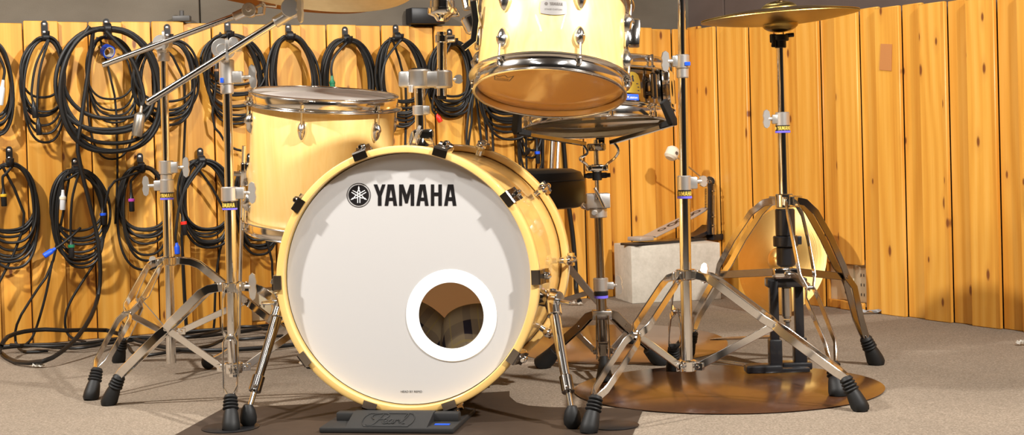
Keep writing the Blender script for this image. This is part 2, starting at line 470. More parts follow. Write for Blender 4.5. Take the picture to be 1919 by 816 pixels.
# left wainscot: every second board stands proud of its neighbours
bm = NB()
r2 = random.Random(3)
REC = (sL(474, 560), sL(540, 600)); RZ = (WL(500, 603).z, WL(500, 540).z)
k = -9
s = -2.351-.1903*9
while s < 0:
    top = .966+r2.uniform(-.0035, .0035)
    for lo, hi, y0 in ((s+.1005, s+.1903-.0018, .0), (s, s+.099, -TB)):
        hi = min(hi, 0.0); lo = min(lo, hi-.002)
        if hi-lo < .004: continue
        tz = top+r2.uniform(-.003, .003)
        if hi > REC[0]+.02 and lo < REC[1]-.02:
            board(bm, lo, hi, RZ[1], tz, y0, y0+TB); board(bm, lo, hi, 0, RZ[0], y0, y0+TB)
        else: board(bm, lo, hi, 0, tz, y0, y0+TB)
    s += .1903
wl = lobj('wall_left', bm, PINE_L, ML); wl['kind'] = 'structure'
bm = NB()
RR = (sR(1552, 540), sR(1625.5, 540)); RRZ = (WR(1600, 566).z, WR(1600, 496).z)
s = .368-.187*3
while s < 4.2:                                      # s: near end of a proud board
    lo, hi = s-.105, s
    tz = .968-.020*min(max(s, 0), 1.6)+r2.uniform(-.003, .003)
    for a, b, y0 in ((hi+.0012, hi+.187-.105-.0012, 0.0), (lo, hi, -TB)):
        a = max(a, .0)
        if b-a < .004: continue
        t2 = tz+r2.uniform(-.002, .002)
        if b > RR[0]+.01 and a < RR[1]-.01:
            c0, c1 = max(a, RR[0]), min(b, RR[1])
            board(bm, c0, c1, RRZ[1], t2, y0, y0+TB); board(bm, c0, c1, 0, RRZ[0], y0, y0+TB)
            if c0-a > .003: board(bm, a, c0, 0, t2, y0, y0+TB)
            if b-c1 > .003: board(bm, c1, b, 0, t2, y0, y0+TB)
        else: board(bm, a, b, 0, t2, y0, y0+TB)
    s += .187
wr = lobj('wall_right', bm, PINE_R, MR); wr['kind'] = 'structure'
# felt panels above and behind the wainscot
def panelwall(name, M, x0, x1, seams, m):
    bm = NB(); xs = [x0]+seams+[x1]
    for a, b in zip(xs, xs[1:]):
        add_box(bm, MX.Translation(((a+b)/2, .055, 1.25)), (b-a-.004, .05, 2.5), .004, 1)
    add_box(bm, MX.Translation(((x0+x1)/2, .09, 1.25)), (x1-x0, .02, 2.5))
    o = lobj(name, bm, m, M); o['kind'] = 'structure'; return o
panelwall('wall_back', ML, -4.6, .05, [sL(-700, 20), sL(380, 20)], PANEL)
panelwall('wall_side', MR, -.05, 6.5, [.19, 2.9], PANELR)
# outlet niches: pale lining boxes in the wall behind the cut boards
for M_, (x0, x1), (z0, z1), nm in ((ML, REC, RZ, 'trim_1'), (MR, RR, RRZ, 'trim_2')):
    bm = NB()
    add_box(bm, MX.Translation(((x0+x1)/2, .0165, (z0+z1)/2)), (x1-x0+.03, .004, z1-z0+.03))
    o = lobj(nm, bm, BEIGEP, M_); o['kind'] = 'structure'
bm = NB(); add_box(bm, MX.Translation((0, 1.6, -.02)), (8, 9, .04)); struct('floor', bm, CARPET)
bm = NB(); add_box(bm, MX.Translation((0, 1.6, 2.52)), (8, 9, .04)); struct('ceiling', bm, CEIL)
bm = NB(); add_box(bm, MX.Translation((0, -2.6, 1.25)), (8, .05, 2.5)); struct('wall_front', bm, PLASTER)
bm = NB(); add_box(bm, MX.Translation((-3.6, 0, 1.25)), (.05, 6, 2.5)); struct('wall_far_left', bm, TANW)

def outlet(name, M, x, z, w, h, rows, cols, label, grp=None):
    t = thing(name, label, 'wall socket', (M @ V((x, .02, z-h/2))), grp)
    bm = NB(); add_box(bm, M @ MX.Translation((x, .0115, z)), (w, .006, h), .0015)
    obj('cover_plate', bm, BEIGEP, t)
    for c in range(cols):
        for r in range(rows):
            cx = x+(c-(cols-1)/2)*w/cols*.9; cz = z+((rows-1)/2-r)*h/(rows+.6)
            bm = NB()
            for sx in (-.0065, .0065): add_box(bm, M @ MX.Translation((cx+sx, .0082, cz)), (.0024, .002, .009))
            obj('socket_slots', bm, BLACKP, t)
    return t
def sz(f, px, py): p = f(px, py); return p.z
outlet('wall_outlet', MR, sR(1613, 535), sz(WR, 1613, 535), .062, .112, 3, 1, 'cream triple wall socket in niche, right plate beside the corner stud', 'wall sockets')
outlet('wall_outlet', MR, sR(1583, 530), sz(WR, 1583, 530), .062, .112, 3, 1, 'cream triple wall socket in niche, plate partly behind hi-hat stand leg', 'wall sockets')
outlet('wall_outlet', ML, sL(492, 574), sz(WL, 492, 574), .075, .095, 1, 1, 'beige wall socket low on planks left of the bass drum', 'wall sockets')

# tape left on the right wall
bm = NB()
p = [WR(1651, 82, TB+.001), WR(1672, 83, TB+.001), WR(1671, 133, TB+.001), WR(1648, 131, TB+.001)]
for q in (p,):
    vs = [bm.verts.new(x) for x in q]+[bm.verts.new(x+nRw*.0012) for x in q]
    bm.faces.new(vs[:4]); bm.faces.new(vs[4:][::-1])
    for i in range(4): bm.faces.new((vs[i], vs[(i+1) % 4], vs[4+(i+1) % 4], vs[4+i]))
tag(obj('tape_patch', bm, mat('brown_tape', (.52, .22, .07), .5)), 'piece of brown tape stuck on the pine planks', 'tape')

# ------------------------------------------------------------------ stands
DCL, DCR = G(1085, 722), G(1660, 735)
DC, DRA = (DCL+DCR)/2, (DCR-DCL).length/2
def gz(p):                                          # top of whatever mat lies under a foot
    if ((p.x-DC.x)/DRA)**2+((p.y-DC.y)/(DRA*.93))**2 < 1: return .0036
    if p.y > 3.2 and -.1 < p.x < .55: return .0018
    if p.y < 3.25 and p.x < .15 and p.x > -.66: return .0018
    return .0004
def axis(px0, py0, px1, py1, Z, Z1=None):           # a pole from its low to its high photo position
    a, b = P(px0, py0, Z), P(px1, py1, Z1 or Z)
    def at(py):
        lo, hi = 0.0, 1.0
        f = (py-py0)/(py1-py0)
        return a+(b-a)*f
    return a, b, at
def cuff(bm, at, y0, y1, r, seg=24, bev=.0018): cyl(bm, at(y0), at(y1), r, seg=seg, bev=bev)
def wing(bm, p, d, L=.022, size=.024, up=(0, 0, 1), th=.006):
    p, d = V(p), V(d).normalized(); up = V(up)
    cyl(bm, p, p+d*L, .0045, seg=12)
    M = place(p+d*L, d.cross(up), d)                # x along the screw, y along the wings
    h = size
    poly = [(-.004, -.007), (-.002, -h*.8), (.004, -h), (.010, -h*.86), (.013, -h*.35), (.011, 0), (.013, h*.35), (.010, h*.86), (.004, h), (-.002, h*.8), (-.004, .007)]
    prism(bm, M @ MX.Translation((0, 0, -th/2)), poly, th)
def print_ring(th, at, y0, y1, r, ytxt=True, face=0.0, txtw=.036, par=None):
    bm = NB(); cuff(bm, at, y0, y1, r, bev=.0006); b = obj('memory_clamp', bm, BLACKP, th); lab(b, 'black printed band')
    c = (at(y0)+at(y1))/2; hgt = (at(y1)-at(y0)).length
    bm = NB()
    k = txtw/1192
    def fn(x, y):
        a = face+((x-1134)*k)/r
        return c+V((math.sin(a)*(r+.0004), -math.cos(a)*(r+.0004), (276-y)*k))
    add_word_mark(bm, fn, 3)
    ang = face+(-(720)*k)/r
    a0 = face-(820*k)/r
    q = [bm.verts.new(c+V((math.sin(a0+math.cos(t)*.0042/r)*(r+.0004), -math.cos(a0+math.cos(t)*.0042/r)*(r+.0004), math.sin(t)*.0042))) for t in [2*PI*i/12 for i in range(12)]]
    bm.faces.new(q)
    obj('printed_name', bm, GOLDT, b, solid=False)
    return b
def boot(bm, p0, p1, r0=.011, r1=.018, ribs=4):     # ribbed rubber foot from p0 (on the leg) to p1 (on the floor)
    p0, p1 = V(p0), V(p1); L = (p1-p0).length
    prof = [(0, 0), (r0, 0)]
    for i in range(ribs):
        z = L*(.06+.10*i); rr = r0+(r1-r0)*(.06+.1*i)
        prof += [(rr+.002, z), (rr+.003, z+L*.03), (rr+.002, z+L*.06), (rr-.0005, z+L*.08)]
    prof += [(r0+(r1-r0)*.6, L*.56), (r1, L*.85), (r1, L*1.0), (r1*.8, L*1.1), (0, L*1.1)]
    n0 = len(bm.verts); gz_ = gz(p1)+(.0022 if abs(p1.x+.578) < .02 and p1.y < 3 else 0)
    add_lathe(bm, place(p0, p1-p0), prof, 20)
    bm.verts.ensure_lookup_table()
    for v in list(bm.verts)[n0:]:
        if v.co.z < gz_: v.co.z = gz_
def legset(th, c, zh, zl, feet, m, w=.020, t=.003, gap=.032, rs=.026, arch=.045, drop=.010, piv=.47, double=True, fr=(.011, .018),
           bw=.016, hubr=.022, collr=.020, footm=None, foot_z=.065, pinch=True, collar=True, hub_h=.022, ax=None):
    c = V((c[0], c[1], 0))
    def ctr(z): return ax(z) if ax else V((c.x, c.y, z))
    bm = NB(); add_lathe(bm, place(ctr(zh-hub_h/2)), [(0, 0), (hubr-.002, 0), (hubr, .002), (hubr, hub_h-.002), (hubr-.002, hub_h), (0, hub_h)], 24)
    for f in feet:
        d = (V((f[0], f[1], 0))-c).normalized(); sd = V((-d.y, d.x, 0))
        for o in (-1, 1):
            add_box(bm, place(ctr(zh)+d*(hubr+.006)+sd*o*.0085, d, sd), (.004, .018, .024), .0008, 1)
    obj('hub', bm, m, th)
    bm = NB()
    if collar:
        add_lathe(bm, place(ctr(zl-.012)), [(0, 0), (collr-.002, 0), (collr, .002), (collr, .022), (collr-.002, .024), (0, .024)], 24)
        for f in feet:
            d = (V((f[0], f[1], 0))-c).normalized(); sd = V((-d.y, d.x, 0))
            for o in (-1, 1): add_box(bm, place(ctr(zl)+d*(collr+.006)+sd*o*.005, d, sd), (.003, .016, .022), .0006, 1)
        obj('lower_collar', bm, m, th)
    for f in feet:
        F_ = V((f[0], f[1], 0)); d = (F_-c).normalized(); sd = V((-d.y, d.x, 0)); R = (F_-c).length
        def pt(r, z): return ctr(z)*1.0+d*r if not ax else V((c.x, c.y, z))+d*r+(ctr(z)-V((c.x, c.y, z)))*max(0, 1-r/.12)
        A = (rs, zh); B = (rs+arch, zh-drop); E_ = (R-.028, foot_z)
        sp = [A, (rs+arch*.55, zh-drop*.25), B]
        for q in (.06, .3, piv-.07, piv, piv+.07, .75, .93, 1.0): sp.append((B[0]+(E_[0]-B[0])*q, B[1]+(E_[1]-B[1])*q))
        pts = [pt(*q) for q in sp]
        bm = NB()
        if double:
            g = gap/2; pn = .007 if pinch else g
            of = [.0085, g*.85, g, g, g, g, pn, g*.9, g*.9, g*.8, .005]
            for o in (-1, 1): strip(bm, pts, sd, t, w*.72, [o*x for x in of])
            for q in (6,): cyl(bm, pts[q]-sd*(of[q]+.003), pts[q]+sd*(of[q]+.003), .004, seg=10)
        else:
            strip(bm, pts, sd, t*3.2, w)
        lg = obj('leg', bm, m, th)
        bm = NB(); boot(bm, pts[-1]+(pts[-2]-pts[-1]).normalized()*.004, F_+V((0, 0, .004)), *fr); lab(obj('rubber_foot', bm, RUBBER, lg), 'black ribbed rubber foot')
        if collar:
            bm = NB(); pv = pts[6]; q0 = ctr(zl)+d*(collr+.006)
            strip(bm, [q0, q0+(pv-q0)*.5, pv], sd, .0035, bw)
            for q in (q0, pv): cyl(bm, q-sd*.010, q+sd*.010, .0045, seg=12)
            obj('brace', bm, m, th)

def zat(at, py): return at(py).z
# ---- boom stand A (front left)
def boom_tilter(bm, p, r=.017, d=(0, -1, 0)):
    cyl(bm, V(p)-V(d)*-.018, V(p)+V(d)*.020, r, seg=24)
    cyl(bm, V(p)+V(d)*.014, V(p)+V(d)*.028, r*.72, seg=20)

ZA = 3.21
a0, a1, A = axis(438, 700, 424, 100, ZA)
st = thing('cymbal_boom_stand', 'chrome boom cymbal stand closest to the bass drum, front left', 'cymbal stand', (a0.x, a0.y, 0), 'boom cymbal stands')
bm = NB(); tube(bm, [A(706), A(390)], .0125, 24); obj('lower_tube', bm, CHROME, st)
bm = NB(); tube(bm, [A(390), A(175)], .0102, 24); obj('middle_tube', bm, CHROME, st)
bm = NB(); cuff(bm, A, 377, 350, .0185); add_box(bm, place(A(362)+V((.022, 0, 0))), (.024, .022, .026), .003); obj('height_collar', bm, DIECAST, st)
bm = NB(); wing(bm, A(362)+V((.03, 0, 0)), (1, -.15, 0), .016, .024); obj('wing_bolt', bm, WINGM, st)
print_ring(st, A, 390, 378, .0158, face=-.25)
bm = NB(); cuff(bm, A, 393, 389.5, .0165, bev=.0005); lab(obj('memory_ring', bm, PURPLE, st), 'violet plastic ring')
bm = NB(); cuff(bm, A, 176, 158, .0145); cuff(bm, A, 158, 112, .0165); add_box(bm, place(A(145)+V((.020, 0, 0))), (.03, .022, .026), .003); obj('tilter_collar', bm, DIECAST, st)
bm = NB(); add_box(bm, place(A(151)+V((-.008, -.0168, 0))), (.007, .002, .011), .0005, 1); lab(obj('sticker', bm, BLUEP, st), 'small blue sticker')
bm = NB(); wing(bm, A(146)+V((.033, 0, 0)), (1, -.1, .05), .020, .027); obj('wing_bolt', bm, WINGM, st)
tc = P(424, 92, ZA); ZB1 = 3.15
bm = NB()
cyl(bm, tc+V((-.006, .022, 0)), tc+V((-.006, -.026, 0)), .022, seg=28); cyl(bm, tc+V((.022, .012, .012)), tc+V((.022, -.03, .012)), .012, seg=20)
cyl(bm, tc+V((-.004, -.026, -.002)), tc+V((-.004, -.034, -.002)), .012, seg=20)
add_box(bm, place(tc+V((.010, -.01, .004))), (.05, .022, .022), .004)
obj('boom_tilter', bm, DIECAST, st)
bm = NB(); wing(bm, tc+V((.006, -.03, -.006)), (.25, -1, 0), .012, .026); obj('wing_bolt', bm, WINGM, st)
b0, b1 = P(279, 191, ZA-.045), P(531, 33, ZA-.045)
bm = NB(); tube(bm, [b0-(b1-b0).normalized()*.0, b1], .0078, 20); sphere(bm, b0, .0080); obj('boom_arm', bm, CHROME, st)
bd = (b1-b0).normalized()
bm = NB(); cyl(bm, b1-bd*.022, b1+bd*.022, .0125); tt = P(546, 16, ZA-.045)
cyl(bm, tt+V((0, .018, 0)), tt+V((0, -.02, 0)), .020, seg=26); add_box(bm, place(tt+V((0, 0, .018))), (.028, .026, .05), .004)
obj('cymbal_tilter', bm, DIECAST, st)
bm = NB(); wing(bm, tt+V((.014, -.016, -.004)), (.7, -.7, 0), .008, .030); obj('wing_bolt', bm, WINGM, st)
cA = P(560, -50, 3.165); bm = NB(); rd = V((math.sin(rad(8)), math.sin(rad(13)), 1)).normalized(); tube(bm, [tt+V((0, 0, .03)), cA-rd*.02, cA+rd*.06], .0036, 12); obj('cymbal_rod', bm, CHROME, st)
fA, lA = G(433, 809), G(203, 760)
rA = V((a0.x+.30, a0.y+.10, 0))
axf = lambda z: a0+(a1-a0)*((z-a0.z)/(a1.z-a0.z))
legset(st, (a0.x, a0.y), zat(A, 538), zat(A, 690), [(fA.x, fA.y), (lA.x, lA.y), (rA.x, rA.y)], CHROME, w=.026, gap=.033, piv=.43, ax=axf, arch=.04, drop=.012)
bm = NB(); wing(bm, A(538)+V((.028, 0, 0)), (1, -.1, 0), .014, .030); obj('wing_bolt', bm, WINGM, st)
ST_A = st; TILT_A = tt

# ---- boom stand B (rear left)
ZB = 3.70
b0_, b1_, B_ = axis(321, 680, 306, 95, ZB)
st = thing('cymbal_boom_stand', 'chrome boom cymbal stand by the hanging cables, farthest left', 'cymbal stand', (b0_.x, b0_.y, 0), 'boom cymbal stands')
bm = NB(); tube(bm, [B_(681), B_(372)], .0125, 24); obj('lower_tube', bm, CHROME, st)
bm = NB(); tube(bm, [B_(372), B_(115)], .0102, 24); obj('middle_tube', bm, CHROME, st)
bm = NB(); cuff(bm, B_, 361, 336, .0185); cuff(bm, B_, 326, 301, .0185); cuff(bm, B_, 338, 326, .0150)
add_box(bm, place(B_(314)+V((.020, 0, 0))), (.022, .024, .028), .003); add_box(bm, place(B_(347)+V((-.020, 0, 0))), (.022, .024, .026), .003); obj('height_collar', bm, DIECAST, st)
bm = NB(); wing(bm, B_(314)+V((.030, 0, 0)), (1, -.1, 0), .016, .026); obj('wing_bolt', bm, WINGM, st)
bm = NB(); wing(bm, B_(347)+V((-.030, 0, 0)), (-1, -.1, 0), .018, .026); obj('wing_bolt', bm, WINGM, st)
print_ring(st, B_, 371, 361, .0168, face=.25)
bm = NB(); cuff(bm, B_, 374, 370.5, .0172, bev=.0005); lab(obj('memory_ring', bm, PURPLE, st), 'violet plastic ring')
bm = NB(); cuff(bm, B_, 115, 98, .0155); tb = P(305, 82, ZB)
cyl(bm, tb+V((0, .02, 0)), tb+V((0, -.024, 0)), .021, seg=28); add_box(bm, place(tb+V((.0, 0, -.012))), (.026, .03, .026), .004)
obj('boom_tilter', bm, DIECAST, st)
bm = NB(); wing(bm, tb+V((.008, -.024, .004)), (.2, -1, 0), .008, .026); obj('wing_bolt', bm, WINGM, st)
ZBB = ZB-.04
q0, q1 = P(195, 121, ZBB), P(440, 30, ZBB); qd = (q1-q0).normalized()
bm = NB(); tube(bm, [q0, q1], .0072, 20); sphere(bm, q0, .0074); obj('boom_arm', bm, CHROME, st)
bm = NB(); cyl(bm, P(438, 32, ZBB), P(462, 21, ZBB), .0115); tq = P(468, 19, ZBB)
cyl(bm, tq+V((0, .015, 0)), tq+V((0, -.014, 0)), .018, seg=26); cyl(bm, tq+V((0, -.014, 0)), tq+V((0, -.022, 0)), .006)
strip(bm, [P(478, 14, ZBB), P(490, 9, ZBB), P(496, 10, ZBB), P(494, 26, ZBB), P(480, 28, ZBB)], (0, 1, 0), .024, .004)
tq2 = P(520, -10, ZBB); rdB = V((math.sin(rad(8)), math.sin(rad(4)), 1)).normalized()
tube(bm, [P(490, 9, ZBB), tq2-rdB*.03, tq2-rdB*.012, tq2+rdB*.05], .0036, 12); cyl(bm, P(489, 10, ZBB), P(495, 4, ZBB), .0085)
obj('cymbal_tilter', bm, DIECAST, st)
lB, kB, rB = G(170, 750), G(222, 680), V((b0_.x+.35, b0_.y+.05, 0))
axg = lambda z: b0_+(b1_-b0_)*((z-b0_.z)/(b1_.z-b0_.z))
legset(st, (b0_.x, b0_.y), zat(B_, 489), zat(B_, 622), [(lB.x, lB.y), (kB.x, kB.y), (rB.x, rB.y)], CHROME, w=.024, gap=.036, piv=.46, ax=axg, arch=.05, drop=.012)
bm = NB(); wing(bm, B_(489)+V((-.024, 0, 0)), (-1, -.1, 0), .012, .014); obj('wing_bolt', bm, WINGM, st)

# ---- straight stand C (right of the bass drum)
ZC = 3.13
c0, c1, C_ = axis(1288, 690, 1272.6, -270, ZC)
st = thing('cymbal_stand', 'straight chrome cymbal stand between bass drum and hi-hat', 'cymbal stand', (c0.x, c0.y, 0))
bm = NB(); tube(bm, [C_(694), C_(371)], .0122, 24); obj('lower_tube', bm, CHROME, st)
bm = NB(); tube(bm, [C_(371), C_(142)], .0098, 24); obj('middle_tube', bm, CHROME, st)
bm = NB(); tube(bm, [C_(142), C_(-225)], .0085, 20); obj('upper_tube', bm, CHROME, st)
bm = NB(); cuff(bm, C_, 356, 328, .0152); add_box(bm, place(C_(342)+V((.018, .004, 0))), (.02, .02, .026), .003); obj('height_collar', bm, DIECAST, st)
bm = NB(); wing(bm, C_(340)+V((.028, .01, 0)), (1, .5, 0), .012, .012); obj('wing_bolt', bm, WINGM, st)
print_ring(st, C_, 367, 356, .0150, face=-.1)
bm = NB(); cuff(bm, C_, 371, 366.5, .0158, bev=.0005); lab(obj('memory_ring', bm, PURPLE, st), 'violet plastic ring')
bm = NB(); cuff(bm, C_, 145, 127, .0130); cuff(bm, C_, 127, 101, .0150); add_box(bm, place(C_(113)+V((-.014, 0, 0))), (.016, .02, .024), .003); obj('tube_collar', bm, DIECAST, st)
bm = NB(); add_box(bm, place(C_(119)+V((.009, -.0142, 0)), (0, 0, 1)), (.012, .004, .008), .0006, 1); lab(obj('sticker', bm, BLUEP, st), 'small blue sticker')
bm = NB(); wing(bm, C_(113)+V((-.020, -.004, 0)), (-1, -.3, 0), .014, .022, up=(.3, 0, 1)); obj('wing_bolt', bm, WINGM, st)
lC, rC, kC = G(1103, 813), G(1614, 771), G(1262, 698)
axc = lambda z: c0+(c1-c0)*((z-c0.z)/(c1.z-c0.z))
legset(st, (c0.x, c0.y), zat(C_, 514), zat(C_, 686), [(lC.x, lC.y), (rC.x, rC.y), (kC.x, kC.y)], CHROME, w=.024, gap=.034, piv=.45, ax=axc, arch=.05, drop=.018)
bm = NB(); wing(bm, C_(512)+V((.026, -.01, 0)), (.8, -.6, .1), .010, .022, up=(.5, 0, 1)); obj('wing_bolt', bm, WINGM, st)

bm = NB(); cyl(bm, C_(-215), C_(-240), .012); cyl(bm, C_(-236)+V((0, .014, 0)), C_(-236)+V((0, -.014, 0)), .015); obj('cymbal_tilter', bm, DIECAST, st)
rdC = V((.10, .16, 1)).normalized(); rcC = C_(-240)+rdC*.045
bm = NB(); tube(bm, [C_(-238), rcC-rdC*.012, rcC+rdC*.055], .0036, 12); obj('cymbal_rod', bm, CHROME, st)

# ---- hi-hat stand
ZD = 3.455
d0, d1, D_ = axis(1474, 520, 1462, 60, ZD)
hx = thing('hi_hat_stand', 'chrome hi-hat stand with black pedal frame on the brown disc', 'hi-hat stand', (d0.x, d0.y, 0))
bm = NB(); tube(bm, [D_(372), D_(246)], .0130, 24); obj('lower_tube', bm, CHROME, hx)
bm = NB(); tube(bm, [D_(246), D_(84)], .0100, 24); obj('upper_tube', bm, CHROME, hx)
bm = NB(); cuff(bm, D_, 236, 210, .0165); add_box(bm, place(D_(223)+V((-.016, 0, 0))), (.018, .02, .022), .003); obj('height_collar', bm, DIECAST, hx)
bm = NB(); wing(bm, D_(222)+V((-.022, 0, 0)), (-1, -.2, 0), .012, .022, up=(.15, 0, 1)); obj('wing_bolt', bm, WINGM, hx)
print_ring(hx, D_, 245, 235, .0172, face=.1)
bm = NB(); cuff(bm, D_, 249, 245, .0178, bev=.0005); lab(obj('memory_ring', bm, PURPLE, hx), 'violet plastic ring')
bm = NB(); cuff(bm, D_, 90, 74, .0135); cuff(bm, D_, 77, 65, .0200); cyl(bm, D_(68)+V((-.016, -.01, 0)), D_(68)+V((-.018, -.01, -.026)), .0045, .006, 12)
cyl(bm, D_(67)+V((.012, 0, 0)), D_(66)+V((.032, -.004, 0)), .005); cyl(bm, D_(64)+V((-.018, -.006, 0)), D_(64)+V((-.018, -.006, -.02)), .008)
lab(obj('seat_cup', bm, BLACKP, hx), 'black cymbal seat cup')
bm = NB(); tube(bm, [D_(60), D_(-40)], .0032, 10); obj('pull_rod', bm, STEEL, hx)
bm = NB(); cuff(bm, D_, -4, -8, .010); cuff(bm, D_, -1, -4, .013); cuff(bm, D_, -8, -22, .007); obj('clutch', bm, SMOKE, hx)
# spring housing
bm = NB(); cuff(bm, D_, 443, 391, .0232, bev=.003); cuff(bm, D_, 462, 442, .0295, bev=.002); cuff(bm, D_, 499, 461, .0225, bev=.004)
add_box(bm, place(D_(451)+V((.03, 0, 0))), (.014, .016, .020), .002); obj('spring_housing', bm, BLACKM, hx)
bm = NB(); cuff(bm, D_, 521, 499, .0150); add_box(bm, place(D_(512)), (.062, .036, .024), .004); cyl(bm, D_(512)+V((0, -.018, 0)), D_(512)+V((0, -.024, 0)), .009); obj('frame_collar', bm, CHROME, hx)
# pedal frame
base = G(1470, 708)
zt = P(1470, 524, ZD).z
bm = NB()
xs0, xs1 = P(1451, 600, ZD).x, P(1502, 600, ZD).x
for x, dy in ((xs0, 0), (xs1, .03)):
    add_box(bm, place(V((x, ZD+dy, zt/2+.03))), (.021, .020, zt-.06), .003)
    add_box(bm, place(V((x, ZD+dy, .045))), (.030, .034, .075), .004)
add_box(bm, place(V(((xs0+xs1)/2, ZD+.015, zt-.008))), (xs1-xs0+.03, .045, .022), .004)
add_box(bm, place(V((xs0-.030, ZD-.005, .0145))), (.085, .05, .018), .004)
add_box(bm, place(V((xs1-.01, ZD+.03, .0145))), (.07, .05, .018), .004)
add_box(bm, place(V(((xs0+xs1)/2, ZD-.005, .0105))), (.09, .04, .010), .002)
obj('pedal_frame', bm, BLACKM, hx)
xm = (xs0+xs1)/2
bm = NB(); cyl(bm, V((xm, ZD+.01, zt-.02)), V((xm, ZD+.01, zt-.09)), .012); cyl(bm, V((xm, ZD+.01, zt-.09)), V((xm, ZD+.01, .19)), .0045)
for i in range(9): cyl(bm, V((xm, ZD+.01, .19-i*.008)), V((xm, ZD+.01, .185-i*.008)), .0095, seg=14)
add_box(bm, place(V((xm, ZD+.01, .10))), (.012, .010, .05), .002)
obj('pull_chain', bm, STEEL, hx)
bm = NB(); e0, e1 = V((xm, ZD+.02, .085)), G(1350, 668); e1.z = .045
dd = (e0-e1); sd = V((0, 0, 1)).cross(dd).normalized()
strip(bm, [e1, e1+dd*.3, e0], dd.cross(sd), .005, [.060, .070, .058]); obj('footboard', bm, STEEL, hx)
bm = NB()
for o in (-.014, .014):
    tube(bm, [V((xs0-.03, ZD+o, .016)), V((.47, 3.60+o, .016))], .0032, 8)
obj('radius_rods', bm, CHROME, hx)
# legs: front and right doubles, left single-looking
zh = zat(D_, 376)
bm = NB(); add_lathe(bm, place(V((D_(376).x, ZD, zh-.016))), [(0, 0), (.020, 0), (.022, .002), (.022, .030), (.020, .032), (0, .032)], 24)
fH, rH, lH = G(1572, 745), G(1643, 684), G(1286, 668)
for f in (fH, rH, lH):
    d = (V((f.x, f.y, 0))-V((d0.x, d0.y, 0))).normalized(); sd = V((-d.y, d.x, 0))
    for o in (-1, 1): add_box(bm, place(V((D_(376).x, ZD, zh))+d*.028+sd*o*.009, d, sd), (.004, .02, .028), .0008, 1)
obj('hub', bm, CHROME, hx)
cc = V((D_(376).x, ZD, 0)); cl = V((D_(512).x, ZD, 0))
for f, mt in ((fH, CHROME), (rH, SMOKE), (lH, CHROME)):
    d = (V((f.x, f.y, 0))-cc); R = d.length; d.normalize(); sd = V((-d.y, d.x, 0))
    prof = [(.026, zh), (.05, zh-.006), (.075, zh-.030), (.115, zh-.095), (.15, zh-.165), (.165, zh-.19), (.18, zh-.215), (R-.05, .115), (R-.032, .07)]
    if f is lH: prof = [(.026, zh), (.060, zh-.006), (.10, zh-.030), (.165, zh-.095), (.222, zh-.165), (.240, zh-.19), (.256, zh-.215), (R-.045, .105), (R-.030, .068)]
    pts = [cc+d*r+V((0, 0, z)) for r, z in prof]
    of = [.009, .012, .017, .018, .017, .008, .015, .012, .006]
    bm = NB()
    for o in (-1, 1): strip(bm, pts, sd, .0032, .017, [o*x for x in of])
    for q in (5, 8): cyl(bm, pts[q]-sd*.012, pts[q]+sd*.012, .0045, seg=12)
    lg = obj('leg', bm, mt, hx)
    bm = NB(); boot(bm, pts[-1], f+V((0, 0, .004)), .012, .021, 4); lab(obj('rubber_foot', bm, RUBBER, lg), 'black ribbed rubber foot')
    bm = NB(); q0 = cl+d*.036+V((0, 0, zat(D_, 512))); pv = pts[5]
    strip(bm, [q0, (q0+pv)/2, pv], sd, .0032, .018)
    for q in (q0, pv): cyl(bm, q-sd*.010, q+sd*.010, .0045, seg=12)
    obj('brace', bm, SMOKE if mt is SMOKE else STEEL, hx)

# ---- snare stand
ZE = 3.573
e0_, e1_, E_ = axis(1131, 690, 1117, 270, ZE)
ss = thing('snare_stand', 'chrome snare drum stand with black-tipped basket behind the bass drum', 'snare stand', (e0_.x, e0_.y, 0))
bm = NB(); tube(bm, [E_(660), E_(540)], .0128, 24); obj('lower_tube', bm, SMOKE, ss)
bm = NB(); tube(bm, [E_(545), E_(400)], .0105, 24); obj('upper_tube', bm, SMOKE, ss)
bm = NB(); tube(bm, [E_(365), E_(262)], .0062, 16)
for i in range(22): cuff(bm, E_, 308-i*1.9, 307-i*1.9, .0072, 14, .0002)
obj('threaded_rod', bm, CHROME, ss)
bm = NB(); cuff(bm, E_, 408, 390, .0215, bev=.002); add_box(bm, place(E_(376)), (.058, .05, .036), .004); cyl(bm, E_(398)+V((-.012, -.016, 0)), E_(398)+V((-.012, -.026, 0)), .007); obj('basket_tilter', bm, DIECAST, ss)
bm = NB(); tube(bm, [E_(356)+V((-.008, -.026, .006)), E_(366)+V((.0, -.030, 0)), E_(388)+V((.012, -.030, 0))], [.004, .0045, .005], 12); cyl(bm, E_(370)+V((0, -.02, 0)), E_(370)+V((0, -.032, 0)), .006)
cyl(bm, E_(392)+V((-.022, -.006, 0)), E_(388)+V((-.040, -.01, .006)), .005, .008); obj('tilter_lever', bm, CHROME, ss)
bm = NB(); cuff(bm, E_, 338, 322, .012); add_box(bm, place(E_(329)), (.052, .010, .014), .004)
for o in (-1, 1): cyl(bm, E_(333)+V((o*.026, 0, 0)), E_(325)+V((o*.026, 0, 0)), .007)
lab(obj('basket_nut', bm, BLACKP, ss), 'black winged nut')
bm = NB(); cuff(bm, E_, 322, 308, .014); add_box(bm, place(E_(315)), (.054, .03, .015), .003)
for o in (-1, 1): cyl(bm, E_(315)+V((o*.018, -.014, 0)), E_(315)+V((o*.018, -.019, 0)), .006)
obj('link_collar', bm, CHROME, ss)
bm = NB(); add_lathe(bm, place(E_(276)), [(0, -.009), (.022, -.009), (.024, -.006), (.024, .006), (.020, .009), (0, .009)], 24)
obj('basket_hub', bm, NICKEL, ss)
